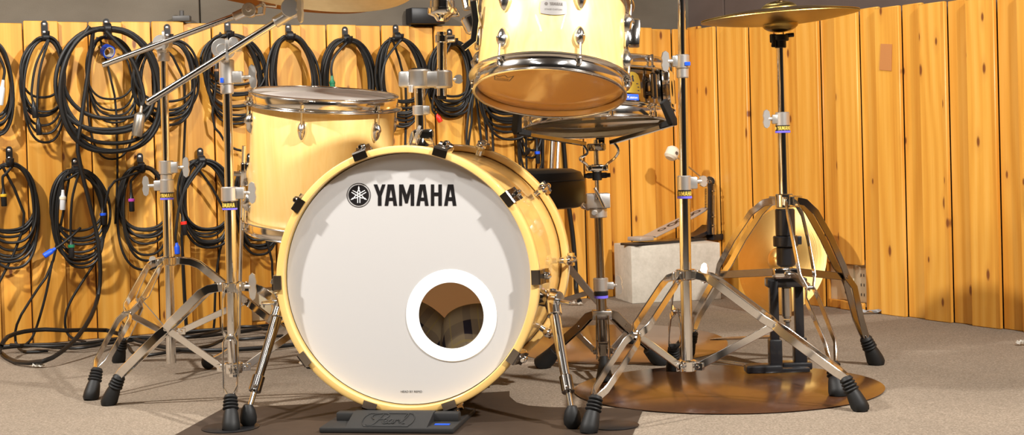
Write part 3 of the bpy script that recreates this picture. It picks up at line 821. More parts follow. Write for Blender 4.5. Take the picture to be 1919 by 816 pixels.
armends = ((P(968, 249, 3.44), P(970, 207, 3.42), P(1095, 270, 3.555)), (P(1262, 232, 3.42), P(1243, 190, 3.40), P(1146, 267, 3.555)), (P(1125, 268, 3.80), P(1125, 238, 3.80), P(1120, 272, 3.60)))
for i, (e, tip, s0) in enumerate(armends):
    dd = (e-s0); sd = V((-dd.y, dd.x, 0)).normalized()
    bm = NB(); sg = [s0, s0+dd*.25, s0+dd*.5, s0+dd*.8, e]
    strip(bm, sg, V((0, 0, 1)), .010, [.016, .018, .017, .014, .012]); arm = obj('basket_arm', bm, NICKEL, ss)
    bm = NB(); up = (tip-e); o = -dd.normalized()*.004
    strip(bm, [e-dd.normalized()*.035+V((0, 0, .002)), e+V((0, 0, .004)), e+up*.1, e+up*.4, tip], sd, .022, [.012, .016, .016, .014, .010])
    lab(obj('rubber_tip', bm, RUBBER, arm), 'black rubber grip')
    if i < 2:
        o = -1 if i == 0 else 1
        bm = NB(); s_, m_, t_ = s0+dd*.03, None, E_(315)+V((o*.020, -.008, 0))
        ql = [s_, s_+V((0, 0, -.02))+V((o*.012, 0, 0)) if i else s_+V((.012, 0, -.022)), (s_+t_)/2+V((o*.014, -.004, -.006)), t_+V((o*.006, 0, .010)), t_]
        strip(bm, spl(ql, 5), V((0, 1, 0)), .014, .006); obj('basket_link', bm, CHROME, ss)
bm = NB(); cuff(bm, E_, 546, 521, .0185); add_box(bm, place(E_(536)+V((.022, 0, 0))), (.02, .016, .018), .003); obj('height_collar', bm, DIECAST, ss)
bm = NB(); wing(bm, E_(536)+V((.028, 0, 0)), (1, -.2, .1), .012, .024, up=(.12, 0, 1)); obj('wing_bolt', bm, WINGM, ss)
bm = NB(); cuff(bm, E_, 554, 546, .0178); obj('memory_clamp', bm, BLACKP, ss)
bm = NB(); cuff(bm, E_, 559, 554, .0172, bev=.0004); lab(obj('memory_ring', bm, PURPLE, ss), 'violet plastic ring')
zh = zat(E_, 590); zl = zat(E_, 657)
bm = NB(); add_box(bm, place(E_(590)), (.048, .040, .022), .003); obj('hub', bm, STEEL, ss)
bm = NB(); add_box(bm, place(E_(657)), (.050, .036, .015), .003); obj('lower_collar', bm, SMOKE, ss)
for f in (G(1133, 719), G(1015, 690), G(1241, 684)):
    d = V((f.x-e0_.x, f.y-e0_.y, 0)); R = d.length; d.normalize(); sd = V((-d.y, d.x, 0)); c = V((e0_.x, e0_.y, 0))
    front = f.y < ZE
    prof = [(.020, zh), (.034, zh-.004), (.06, zh-.03), (R-.05, .06), (R-.018, .034)] if not front else [(.024, zh), (.030, zh-.03), (.034, zh-.10), (.06, .075), (R-.035, .050)]
    pts = [c+d*r+V((0, 0, z)) for r, z in prof]
    bm = NB()
    for o in (-1, 1): strip(bm, pts, sd, .003, .020 if not front else .016, [o*x for x in ((.010, .011, .011, .010, .008) if not front else (.014, .015, .016, .014, .009))])
    for q in (2, 3, 4):
        cyl(bm, pts[q]-sd*.014, pts[q]+sd*.014, .0042, seg=12)
    strip(bm, [pts[2], (pts[2]+pts[3])/2, pts[3]], sd, .016, .006)
    lg = obj('leg', bm, SMOKE, ss)
    bm = NB()
    if front: boot(bm, pts[-1]+V((0, 0, .004)), f+V((0, 0, .003)), .010, .020, 0)
    else: boot(bm, pts[-1]-d*.02+V((0, 0, .01)), f+V((0, 0, .006)), .016, .024, 0)
    lab(obj('rubber_foot', bm, RUBBER, lg), 'black rubber foot')
    if not front:
        bm = NB(); q0 = V((e0_.x, e0_.y, zl))+d*.024; pv = pts[2]+(pts[3]-pts[2])*.25
        strip(bm, [q0, (q0+pv)/2, pv], sd, .004, .014)
        for q in (q0, pv): cyl(bm, q-sd*.012, q+sd*.012, .0045, seg=12)
        obj('brace', bm, STEEL, ss)

# ------------------------------------------------------------------ drums
def lug(bm, M, h=.045, w=.020, d=.016):             # almond shaped lug: M origin on shell, z out, y towards the hoop
    prof = []
    n0 = len(bm.verts)
    bmesh.ops.create_uvsphere(bm, u_segments=18, v_segments=12, radius=1)
    bm.verts.ensure_lookup_table()
    for v in list(bm.verts)[n0:]:
        x, y, z = v.co
        tp = 1.0 if y > 0 else 1.0
        wy = max(0.0, 1-abs(y)**2.2)**.5
        f = (.62+.38*min(1, (y+1)))                 # narrower at the far end
        v.co = M @ V((x*w/2*f*1.05, y*h/2, max(z, -.15)*d*(1.0 if y > 0 else .8)))
def steel_hoop(bm, M, r, up=1, h=.034):             # triple flanged hoop: z=0 head plane, up=+1 rim above the head
    p = [(r+.0010, -.020), (r+.0150, -.020), (r+.0158, -.0185), (r+.0150, -.017), (r+.0060, -.0162), (r+.0030, -.0135), (r+.0040, -.009), (r+.0046, -.004), (r+.0047, .001), (r+.0042, .006), (r+.0032, .0085), (r+.0060, .011), (r+.0062, .0125), (r+.0050, .0138), (r+.0005, .0138), (r-.0004, .0125), (r+.0002, .009), (r+.0006, -.012), (r+.0010, -.020)]
    add_lathe(bm, M, [(a, b*up*h/.034) for a, b in p], 72)

def drum(kind, label, M, R, depth, nl, az0, shellm, headm_top, headm_bot, lugm=LUGM, tube_lug=False, lug_h=.045, hooph=.034, head_labels=('white batter head', 'amber clear bottom head'), ears=True):
    """M: origin centre of bottom head plane, z along the shell axis; azimuth 0 faces the camera (-y)"""
    t = thing(kind, label, 'drum', M.to_translation())
    bm = NB(); z0, z1 = .004, depth-.004
    add_lathe(bm, M, [(R-.0075, z0+.002), (R-.004, z0), (R, z0+.006), (R, z1-.006), (R-.004, z1), (R-.0075, z1-.002), (R-.0075, z0+.002)], 96)
    sh = obj('shell', bm, shellm, t)
    for z, up, hm, nm, lb in ((depth, 1, headm_top, 'batter_head', head_labels[0]), (0, -1, headm_bot, 'bottom_head', head_labels[1])):
        bm = NB(); Mz = M @ MX.Translation((0, 0, z))
        add_lathe(bm, Mz, [(0, 0), (R*.6, 0), (R-.004, 0), (R+.0005, -.0025*up), (R+.0005, -.010*up)], 72)
        lab(obj(nm, bm, hm, t, solid=False), lb)
        bm = NB(); steel_hoop(bm, Mz, R+.0025, up, hooph); obj('hoop', bm, HOOPM, t, angle=50)
    for k in range(nl):
        a = az0+2*PI*k/nl
        o = V((math.sin(a), -math.cos(a), 0))
        def LM(z, fl): return M @ MX.Translation(o*R+V((0, 0, z))) @ MX((V((-o.y, o.x, 0))*fl, V((0, 0, fl)), o)).transposed().to_4x4()
        bm = NB()
        if tube_lug:
            cyl(bm, M @ (o*(R+.014)+V((0, 0, .030))), M @ (o*(R+.014)+V((0, 0, depth-.030))), .0085, seg=18, bev=.004)
            for z in (.045, depth-.045): cyl(bm, M @ (o*(R-.001)+V((0, 0, z))), M @ (o*(R+.014)+V((0, 0, z))), .006, seg=12)
            lg = obj('lug', bm, lugm, t)
            lz = ((depth-.040, depth+.004), (.040, -.004))
            bm = NB()
            for za, zb in lz:
                sg = 1 if zb > za else -1
                cyl(bm, M @ (o*(R+.014)+V((0, 0, za))), M @ (o*(R+.014)+V((0, 0, zb))), .0030, seg=10)
                cyl(bm, M @ (o*(R+.014)+V((0, 0, depth-.018 if sg > 0 else .018)))-M.to_3x3() @ V((0, 0, 0)), M @ (o*(R+.014)+V((0, 0, depth-.013 if sg > 0 else .013))), .0072, seg=14)
                cyl(bm, M @ (o*(R+.014)+V((0, 0, zb-.004*sg))), M @ (o*(R+.014)+V((0, 0, zb+.010*sg))), .0045, seg=8)
            obj('tension_rod', bm, CHROME, lg)
        else:
            for zc, fl, zr in ((depth-.040-lug_h/2, 1, depth), (.040+lug_h/2, -1, 0)):
                bm = NB(); lug(bm, LM(zc, fl), lug_h, .024, .020); lg = obj('lug', bm, lugm, t)
                bm = NB(); rr = R+.0115
                cyl(bm, M @ (o*rr+V((0, 0, zc+fl*lug_h*.25))), M @ (o*rr+V((0, 0, zr-fl*.004))), .0028, seg=10)
                cyl(bm, M @ (o*rr+V((0, 0, zr-fl*.017))), M @ (o*rr+V((0, 0, zr-fl*.012))), .0066, seg=14)
                cyl(bm, M @ (o*rr+V((0, 0, zr-fl*.012))), M @ (o*rr+V((0, 0, zr+fl*.0))), .0042, seg=8)
                obj('tension_rod', bm, CHROME, lg)
    return t
def basis(u, front=(0, -1, 0)):                     # columns x right, y away, z = u
    u = V(u).normalized(); y = -V(front); y = (y-u*y.dot(u)).normalized(); x = y.cross(u)
    return MX((x, y, u)).transposed()

# floor tom
uF = V((.080, -.118, .989)).normalized()
topF = P(606.5, 184, 3.65)
DF = .325
MF = MX.Translation(topF-uF*DF) @ basis(uF).to_4x4()
ft = drum('floor_tom', 'natural maple floor tom behind the left cymbal stands, white top head', MF, .1775, DF, 6, rad(-8), MAPLE, COATED, AMBER, lug_h=.050, head_labels=('white batter head', 'clear bottom head'))
# floor tom legs
for a, top, footp in ((rad(-78), .16, G(391, 693)), (rad(40), .16, V((-.30, 3.50, 0))), (rad(165), .16, V((-.52, 3.92, 0)))):
    o = V((math.sin(a), -math.cos(a), 0)); w0 = MF @ (o*.192+V((0, 0, .20))); w1 = MF @ (o*.192+V((0, 0, -.02)))
    dn = (w1-w0).normalized()
    zb = .10; k_ = (w1.z-zb)/-dn.z; w2 = w1+dn*k_
    bm = NB(); hd = V((footp.x-w2.x, footp.y-w2.y, 0))
    tube(bm, [w0, w1]+spl([w2, w2+dn*.03+hd*.15, w2*.0+V((w2.x, w2.y, .045))+hd*.55, V((footp.x, footp.y, .028))-hd*.1, V((footp.x, footp.y, .022))], 5), .0050, 12)
    lg = obj('leg', bm, CHROME, ft)
    bm = NB(); sphere(bm, V((footp.x, footp.y, .020)), .0185, (1, 1, 1.06)); lab(obj('rubber_foot', bm, RUBBER, lg), 'black rubber ball foot')
    bm = NB(); add_box(bm, MF @ MX.Translation(o*.186+V((0, 0, .13))) @ MX.Rotation(a, 4, 'Z'), (.034, .026, .058), .005); cyl(bm, MF @ (o*.196+V((0, 0, .13))), MF @ (o*.220+V((0, 0, .13))), .006)
    obj('leg_bracket', bm, CHROME, ft)
bm = NB(); cyl(bm, MF @ V((.07*0+.045, -.170, .155)), MF @ V((.0455, -.182, .155)), .0055); obj('vent_grommet', bm, CHROME, ft)

# rack tom
uT = V((.075, .285, .955)).normalized()
MT = MX.Translation(P(1030.5, 166, 3.05)) @ basis(uT).to_4x4()
tt_ = drum('rack_tom', 'natural maple rack tom tilted above the bass drum, amber bottom head', MT, .152, .205, 6, rad(-41), MAPLE, COATED, AMBER, lug_h=.046)
# name plate on the tom shell
def onT(x, z, lift=.0): a = x/.152; r = .1522+lift; return MT @ V((math.sin(a)*r, -math.cos(a)*r, z))
bm = NB()
nx, nz = 16, 6; grid = []
for j in range(nz+1):
    row = []
    for i in range(nx+1):
        u, v = i/nx*2-1, j/nz*2-1
        x = u*.0270*(1-.07*abs(v)); z = .1195+v*(.0130+.0035*(1-u*u))
        row.append(bm.verts.new(onT(x-.004, z, .0016)))
    grid.append(row)
for j in range(nz):
    for i in range(nx): bm.faces.new((grid[j][i], grid[j][i+1], grid[j+1][i+1], grid[j+1][i]))
rim = [g[0] for g in grid]+grid[-1][1:]+[g[-1] for g in grid[::-1]][1:]+grid[0][1:-1][::-1]
low = [bm.verts.new(v.co-(v.co-MT @ V((0, 0, .1195))).normalized()*.0018) for v in rim]
for i in range(len(rim)):
    j = (i+1) % len(rim); bm.faces.new((rim[i], rim[j], low[j], low[i]))
pl = obj('name_plate', bm, mat('pewter_plate', (.30, .285, .27), .42, .5), tt_); lab(pl, 'pewter lens-shaped name plate')
bm = NB()
add_word_mark(bm, lambda x, y: onT((x-1134)*.026/1192+.001, .1265+(276-y)*.026/1192, .0021), 2)
add_text(bm, 'STAGE CUSTOM', .034, lambda x, y: onT(x-.004, .1130+y, .0021))
q = [bm.verts.new(onT(-.0185+math.cos(t)*.0035, .1265+math.sin(t)*.0035, .0021)) for t in [2*PI*i/14 for i in range(14)]]; bm.faces.new(q)
obj('printed_name', bm, GREYTXT, pl, solid=False)
# maker's crown on the bottom head
bm = NB()
c_ = HITP(943, 146, MT.to_translation(), uT); cl_ = MT.inverted() @ c_
def onB(x, y): 
    th = rad(8); return MT @ V((cl_.x+x*math.cos(th)+y*math.sin(th), cl_.y-(-x*math.sin(th)+y*math.cos(th))*1.0, -.0006))
def outl(pts, w):
    for a, b in zip(pts, pts[1:]):
        d = V((b[0]-a[0], b[1]-a[1])).normalized(); n = V((-d.y, d.x))*w/2
        add_poly(bm, [(a[0]+n.x, a[1]+n.y), (b[0]+n.x, b[1]+n.y), (b[0]-n.x, b[1]-n.y), (a[0]-n.x, a[1]-n.y)], onB)
outl([(-.015, -.016), (-.020, .016), (-.010, .004), (-.0, .020), (.008, .005), (.019, .018), (.015, -.016), (-.015, -.016)], .0018)
add_text(bm, 'REMO', .024, lambda x, y: onB(x, y*1.3-.012))
lab(obj('printed_name', bm, GREYTXT, tt_, solid=False), 'small printed crown logo')
# tom brackets
def plate_bracket(azim, z, nm='mount_bracket'):
    a = azim; o = V((math.sin(a), -math.cos(a), 0))
    bm = NB(); add_box(bm, MT @ MX.Translation(o*.156+V((0, 0, z))) @ MX.Rotation(a, 4, 'Z'), (.034, .010, .075), .004)
    return bm, o
bm, o = plate_bracket(rad(84), .125)
add_box(bm, MT @ MX.Translation(o*.170+V((0, 0, .125))) @ MX.Rotation(rad(84), 4, 'Z'), (.022, .028, .06), .005)
obj('side_bracket', bm, HOOPM, tt_)
bm, o = plate_bracket(rad(-82), .11)
sb0 = MT @ (o*.160+V((0, 0, .11))); sb1 = P(873, 17, 3.06)
cyl(bm, sb0, sb0+(sb1-sb0)*.72, .0215, seg=28, bev=.004)
strip(bm, [sb0+V((-.004, -.02, .06)), sb0+V((.0, -.024, .02)), sb0+V((-.006, -.024, -.02)), sb0+V((-.028, -.024, -.036))], V((0, 1, 0)), .012, .014)
obj('mount_bracket', bm, HOOPM, tt_)

# snare drum
uS = V((-.018, .132, .99)).normalized()
MS = MX.Translation(P(1115.5, 230, 3.573)) @ basis(uS).to_4x4()
sn = drum('snare_drum', 'dark chrome snare drum on its stand behind the tom', MS, .1765, .122, 10, rad(8.5), NICKEL, COATED, CLEARH, NICKEL, True, head_labels=('white batter head', 'clear snare-side head'))
bm = NB()
Q = MS @ MX.Translation((0, 0, .0))
add_lathe(bm, MS @ MX.Translation((0, 0, .022)), [(.1772, 0), (.1772, .108)], 40, rad(-35), rad(12))
lab(obj('shell_reflection_band', bm, WOODREFL, sn, solid=False), 'reddish brown painted reflection on the shell') if False else bm.free()  # reflected wood painted as a coloured band, switched off
# strainer at the right edge
a = rad(70); o = V((math.sin(a), -math.cos(a), 0)); Mst = MS @ MX.Translation(o*.186+V((0, 0, .066))) @ MX.Rotation(a, 4, 'Z')
bm = NB()
outer = [(-.017, -.040), (.017, -.040), (.021, -.034), (.021, .034), (.017, .040), (-.017, .040), (-.021, .034), (-.021, -.034)]
hole = ell(0, -.002, .0075, .020, 16)
prism(bm, Mst @ MX.Rotation(PI/2, 4, 'X') @ MX.Translation((0, 0, -.008)), outer, .018, [hole])
cyl(bm, Mst @ V((.010, 0, -.040)), Mst @ V((.010, 0, -.065)), .004); sphere(bm, Mst @ V((.010, 0, -.068)), .0065)
obj('strainer', bm, CHROME, sn)
# badge and sticker
def onS(x, z, lift): a = x/.1765; r = .1768+lift; return MS @ V((math.sin(a)*r, -math.cos(a)*r, z))
bl = MS.inverted() @ HITP(1186, 166, MS.to_translation()+MS.to_3x3() @ V((.07, -.16, .075)), V((0, -1, 0)))
xb = math.asin(max(-1, min(1, bl.x/.1765)))*.1765
def sticker(nm, x, z, w, h, m, arch=0.0, lift=.0012):
    bm = NB(); n = 10; top = []; bot = []
    for i in range(n+1):
        u = i/n*2-1; zz = z+h/2-(arch*(1-math.sqrt(max(0, 1-u*u))) if arch else 0)
        top.append(bm.verts.new(onS(x+u*w/2, zz, lift))); bot.append(bm.verts.new(onS(x+u*w/2, z-h/2, lift)))
    for i in range(n): bm.faces.new((bot[i], bot[i+1], top[i+1], top[i]))
    return obj(nm, bm, m, sn, solid=False)
bd_ = sticker('badge', xb, .068, .042, .050, mat('gold_badge', (.62, .42, .06), .3, .9), .020); lab(bd_, 'gold arched badge')
bm = NB()
for zz, w in ((.064, .030), (.056, .034), (.048, .034)):
    add_poly(bm, [(-w/2, 0), (w/2, 0), (w/2, .0022), (-w/2, .0022)], lambda x, y: onS(xb+x, zz+y, .0016))
add_poly(bm, [(-.004, 0), (.004, 0), (.0015, .011), (.004, .011), (0, .016), (-.004, .011), (-.0015, .011)], lambda x, y: onS(xb+x, .070+y, .0016))
obj('badge_relief', bm, BLACKT, bd_, solid=False)
sk = sticker('shop_sticker', xb-.003, .033, .034, .014, BLUEP); lab(sk, 'blue sticker with white lettering')
bm = NB(); add_text(bm, 'K.station', .026, lambda x, y: onS(xb-.003+x, .0295+y*1.15, .0018)); obj('printed_name', bm, WHITEP, sk, solid=False)
bm = NB(); add_box(bm, MS @ MX.Translation((0, 0, -.003)), (.31, .042, .0015)); lab(obj('snare_wires', bm, STEEL, sn), 'flat steel wire strip')

# bass drum
PSI = rad(10)
CB = P(763.5, 523.5, 2.97)
ax_ = V((math.sin(PSI), math.cos(PSI), 0)); tx_ = V((math.cos(PSI), -math.sin(PSI), 0)); nf = -ax_
MB_ = MX.Translation(CB) @ MX((tx_, ax_, V((0, 0, 1)))).transposed().to_4x4()     # x right, y to the rear, z up
MBL = MB_ @ MX.Rotation(-PI/2, 4, 'X')              # z to the rear for lathes (local y down)
RH = .2715
bk = thing('bass_drum', 'natural maple bass drum with white logo head and port hole', 'drum', V((CB.x, CB.y, 0)))
DB = .43
bm = NB(); add_lathe(bm, MBL, [(.2465, .012), (.2535, .008), (.2540, .014), (.2540, DB-.014), (.2535, DB-.008), (.2465, DB-.012), (.2465, .012)], 128)
lobjM = MX.Translation(V())
sh = obj('shell', bm, [MAPLEB, INNER], bk)
cl0 = ORG[bk.name]
for p_ in sh.data.polygons:
    c = MB_.inverted() @ (p_.center+cl0)
    if math.hypot(c.x, c.z) < .2495: p_.material_index = 1
def hoop_w(y0, y1, nm, lb=None):
    bm = NB(); d = y1-y0
    add_lathe(bm, MBL, [(.2560, y0+.004), (.2580, y0+.0008), (RH-.004, y0), (RH-.001, y0+.0015), (RH, y0+.004), (RH, y1-.004), (RH-.001, y1-.0015), (RH-.004, y1), (.2580, y1-.0008), (.2560, y1-.004), (.2560, y0+.004)], 128)
    h = obj(nm, bm, HOOPW, bk)
    return h
hoop_w(-.022, .016, 'hoop'); hoop_w(DB-.016, DB+.022, 'hoop')
for y0, y1 in ((.0, .012), (DB-.012, DB)):          # head collars: thin dark line between hoop and head
    bm = NB(); add_lathe(bm, MBL, [(.2550, y0), (.2562, y0+.001), (.2562, y1-.001), (.2550, y1), (.2544, y1-.001), (.2544, y0+.001), (.2550, y0)], 96); lab(obj('head_flesh_hoop', bm, BLACKM, bk), 'dark metal head rim')
hpl = HITP(845.5, 592, CB, nf); hl = MB_.inverted() @ hpl
bm = NB()
NH = 96
out_ = [(.2545*math.cos(2*PI*k/NH), .2545*math.sin(2*PI*k/NH)) for k in range(NH)]
hol_ = [(hl.x+.0672*math.cos(2*PI*k/48), hl.z+.0672*math.sin(2*PI*k/48)) for k in range(48)]
prism(bm, MB_ @ MX.Rotation(PI/2, 4, 'X'), out_, .0003, [hol_])
fh = obj('front_head', bm, HEADW, bk, angle=20); lab(fh, 'white front head with port hole')
bm = NB()
add_lathe(bm, MB_ @ MX.Translation((hl.x, -.0003, hl.z)) @ MX.Rotation(PI/2, 4, 'X'), [(.0668, 0), (.0672, .0012), (.0925, .0014), (.0938, 0)], 72)
lab(obj('port_ring', bm, RINGW, fh, solid=False), 'white ring around the port')
bm = NB(); add_lathe(bm, MBL, [(0, DB-.002), (.2, DB-.002), (.2545, DB-.002)], 72); lab(obj('batter_head', bm, m_batter(), bk, solid=False), 'tan head at the drummer side')
# print on the head
def onH(px, py, lift=.0008):
    return HITP(px, py, CB+nf*lift, nf)
bm = NB()
def fnH(x, y): return onH(630+x/7.676, 330+y/7.676)
add_word_mark(bm, fnH)
lab(obj('printed_name', bm, BLACKT, fh, solid=False), 'black brand lettering')
bm = NB()
ex, ey = 325, 277
def ringp(r0, r1, n=64, lift=.0008):
    A_ = [bm.verts.new(fnH(ex+r0*math.cos(2*PI*k/n), ey+r0*1.02*math.sin(2*PI*k/n))) for k in range(n)]
    if r1 <= 0: bm.faces.new(A_); return
    B2 = [bm.verts.new(fnH(ex+r1*math.cos(2*PI*k/n), ey+r1*1.02*math.sin(2*PI*k/n))) for k in range(n)]
    for k in range(n): bm.faces.new((A_[k], A_[(k+1) % n], B2[(k+1) % n], B2[k]))
ringp(172, 163); ringp(147, 0)
em = obj('printed_emblem', bm, BLACKT, fh, solid=False); lab(em, 'round emblem of three crossed forks')
bm = NB()
def fork(ang):
    ca, sa = math.cos(ang), math.sin(ang)
    def f2(x, y):
        X, Y = x*ca-y*sa, x*sa+y*ca
        return onH(630+(ex+X)/7.676, 330+(ey+Y)/7.676, .0012)
    add_poly(bm, [(0, -138), (7, -118), (12, -100), (7, -80), (-7, -80), (-12, -100), (-7, -118)], f2)
    add_poly(bm, [(-7, -82), (7, -82), (14, -70), (22, -52), (22, 112), (10, 112), (10, -44), (5, -60), (0, -64), (-5, -60), (-10, -44), (-10, 112), (-22, 112), (-22, -52), (-14, -70)], f2)
for i in range(3): fork(2*PI*i/3)
obj('emblem_forks', bm, mat('white_emblem_print', (.8, .8, .79), .4), em, solid=False)
bm = NB(); add_text(bm, 'HEAD BY REMO', 40, lambda x, y: onH(771+x, 736.5-y*1.0)); lab(obj('printed_words', bm, BLACKT, fh, solid=False), 'small black maker words')
# claws, ten a side
for side in (0, 1):
    for k in range(10):
        th = rad(17.5)+2*PI*k/10 if side == 0 else rad(17.5)+2*PI*k/10
        o = V((math.sin(th), 0, math.cos(th))); tn = V((math.cos(th), 0, -math.sin(th)))
        yf, sg = (-.022, 1) if side == 0 else (DB+.022, -1)
        Mc = MB_ @ MX.Translation(V((0, yf, 0))+o*RH) @ MX((tn, V((0, sg, 0)), o)).transposed().to_4x4()
        bm = NB()
        # hooked plate: over the front edge, across the top and up to the screw
        poly = [(-.0038, -.013), (-.0010, -.013), (-.0010, .0015), (.038, .0015), (.044, .012), (.040, .016), (.034, .0105), (-.0022, .0052), (-.0045, .002)]
        prism(bm, Mc @ MX.Translation((-.0145, 0, 0)) @ MX(((0, 0, 1, 0), (1, 0, 0, 0), (0, 1, 0, 0), (0, 0, 0, 1))), poly, .029)
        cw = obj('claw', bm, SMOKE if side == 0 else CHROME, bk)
        bm = NB()
        add_box(bm, Mc @ MX.Translation((0, .016, .0042)), (.0225, .026, .004), .001, 1)
        lab(obj('pad', bm, BLACKP, cw), 'black inlay of the claw') if side == 0 else bm.free()
        bm = NB()
        z_ = .0135
        cyl(bm, Mc @ V((0, .018, z_)), Mc @ V((0, .030, z_)), .0052, seg=12); cyl(bm, Mc @ V((0, .030, z_)), Mc @ V((0, .044, z_)), .0075, seg=16)
        cyl(bm, Mc @ V((0, .044, z_)), Mc @ V((0, .058, z_*.75)), .0036, seg=10)
        obj('tension_rod', bm, CHROME, cw)
        bm = NB()
        sphere(bm, Mc @ V((0, .066, z_*.35)), .0115, (1, 1.35, 1.0), Mc.to_3x3() @ V((0, 0, 1)), Mc.to_3x3() @ V((1, 0, 0)))
        cyl(bm, Mc @ V((0, .066, z_*.3)), Mc @ V((0, .066, -.017)), .0075, seg=14)
        obj('lug', bm, CHROME, cw)
# tom mount foot on the shell top
mb = P(789, 250, 3.13)
# spurs
def spur(sgn, footp, kneepx, ang):
    th = rad(ang); o = V((math.sin(th), 0, math.cos(th)))
    s0 = MB_ @ (o*.252+V((0, .095, 0))); s1 = P(*kneepx)
    bm = NB(); cyl(bm, s0, s1, .0175, seg=24, bev=.003); add_box(bm, place(s0, MB_.to_3x3() @ o, (0, 1, 0)), (.075, .05, .012), .004)
    br = obj('spur_bracket', bm, SMOKE, bk)
    bm = NB(); cyl(bm, s1, s1+(s1-s0).normalized()*.018, .020); d = (footp+V((0, 0, .03))-s1).normalized()
    L = (footp+V((0, 0, .03))-s1).length
    cyl(bm, s1-d*.018, s1+d*.038, .0165, .0155, 24); cyl(bm, s1+(s1-s0).normalized()*.014, s1+(s1-s0).normalized()*.045, .006, .004); obj('spur_joint', bm, CHROME, bk)
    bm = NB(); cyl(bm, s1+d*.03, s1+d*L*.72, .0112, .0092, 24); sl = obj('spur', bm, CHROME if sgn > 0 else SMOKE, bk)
    bm = NB(); cyl(bm, s1+d*L*.68, s1+d*L*.82, .0130, seg=24); cyl(bm, s1+d*L*.76+V((0, -.012, 0)), s1+d*L*.76+V((0, -.018, 0)), .004); obj('spur_clamp', bm, SMOKE, sl)
    bm = NB(); cyl(bm, s1+d*L*.8, s1+d*(L*.98), .0055); obj('spur_rod', bm, CHROME, sl)
    bm = NB(); add_lathe(bm, place(footp+V((0, 0, .0019))), [(0, 0), (.010, 0), (.0165, .008), (.0175, .018), (.0145, .034), (.0085, .044), (0, .044)], 22); lab(obj('rubber_foot', bm, RUBBER, sl), 'black rubber ball foot')
spur(1, G(1073, 805), (1034, 562, 3.00), 101)
spur(-1, G(466, 801), (528, 565, 3.08), 259)

# tom holder on the bass drum
th_ = thing('tom_holder', 'chrome and grey tom holder rising from the bass drum', 'drum mount', mb)
ZM = 3.13
bm = NB(); zb = CB.z+.254
pb = P(789, 268, ZM); pt_ = P(786, 150, ZM)
add_lathe(bm, place(pb+V((0, 0, -.008)), (0, 0, 1)), [(0, 0), (.030, 0), (.030, .004), (.022, .028), (.018, .034), (0, .034)], 28)
add_box(bm, place(pb+V((.006, 0, .012))), (.044, .05, .034), .006)
obj('shell_mount', bm, CHROME, th_)
bm = NB(); wing(bm, pb+V((-.006, -.022, .018)), (.0, -1, 0), .010, .020, up=(.4, 0, 1)); obj('wing_bolt', bm, WINGM, th_)
bm = NB(); tube(bm, [pb, pt_], .0118, 24); obj('post', bm, CHROME, th_)
def lp(py): return pb+(pt_-pb)*((py-268)/(150-268))
bm = NB(); cyl(bm, lp(216), lp(198), .0165); add_box(bm, place(lp(207)+V((.014, -.006, 0))), (.014, .02, .018), .002); obj('memory_collar', bm, DIECAST, th_)
bm = NB()
kx0, kx1, kz = P(752, 150, ZM), P(847, 150, ZM), P(800, 150, ZM).z
kc = P(786, 149, ZM); kd = P(829, 149, ZM)
cyl(bm, kc+V((0, 0, -.019)), kc+V((0, 0, .021)), .026, seg=32, bev=.004); cyl(bm, kd+V((0, 0, -.019)), kd+V((0, 0, .019)), .0215, seg=32, bev=.004)
add_box(bm, place((kc+kd)/2+V((0, .0, 0))), (.05, .038, .034), .004); add_box(bm, place(P(758, 149, ZM)), (.024, .034, .034), .005)
obj('clamp_body', bm, DIECAST, th_)
bm = NB(); cyl(bm, kc+V((0, 0, .021)), kc+V((0, 0, .024)), .017); lab(obj('post_cap', bm, BLACKP, th_), 'black plastic cap')
bm = NB(); wing(bm, P(849, 150, ZM), (1, -.1, .1), .008, .010); obj('wing_bolt', bm, WINGM, th_)
bm = NB(); cyl(bm, P(770, 160, ZM-.02), P(770, 174, ZM-.02), .005); obj('wing_bolt', bm, WINGM, th_)
bm = NB(); tube(bm, [P(828, 180, ZM), P(828, 60, ZM)], .0105, 24); obj('upper_post', bm, CHROME, th_)
bm = NB(); cyl(bm, P(828, 187, ZM), P(828, 178, ZM), .0098); lab(obj('post_end_plug', bm, BLACKP, th_), 'black end plug')
bm = NB(); cyl(bm, P(829, 80, ZM), P(829, 66, ZM), .0165); cyl(bm, P(838, 73, ZM-.018), P(853, 72, ZM-.018), .008); obj('key_collar', bm, CHROME, th_)
bm = NB(); add_lathe(bm, place(P(829, 40, ZM), (P(829, 0, ZM)-P(829, 40, ZM))), [(0, 0), (.0115, 0), (.0190, .010), (.0295, .014), (.0310, .016), (.0310, .028), (.0265, .029), (.0265, .043), (.024, .045), (0, .045)], 36); obj('ball_housing', bm, CHROME, th_)
bm = NB(); tube(bm, spl([P(829, -2, ZM), P(831, -28, ZM), P(846, -45, ZM-.02), P(864, -32, ZM-.04), P(872, -2, ZM-.055), P(876, 16, ZM-.065)], 6), .0090, 16); obj('hex_arm', bm, CHROME, th_)
bm = NB(); add_box(bm, place(P(853, 26, ZM)), (.018, .014, .012), .003); obj('arm_clamp', bm, CHROME, th_)

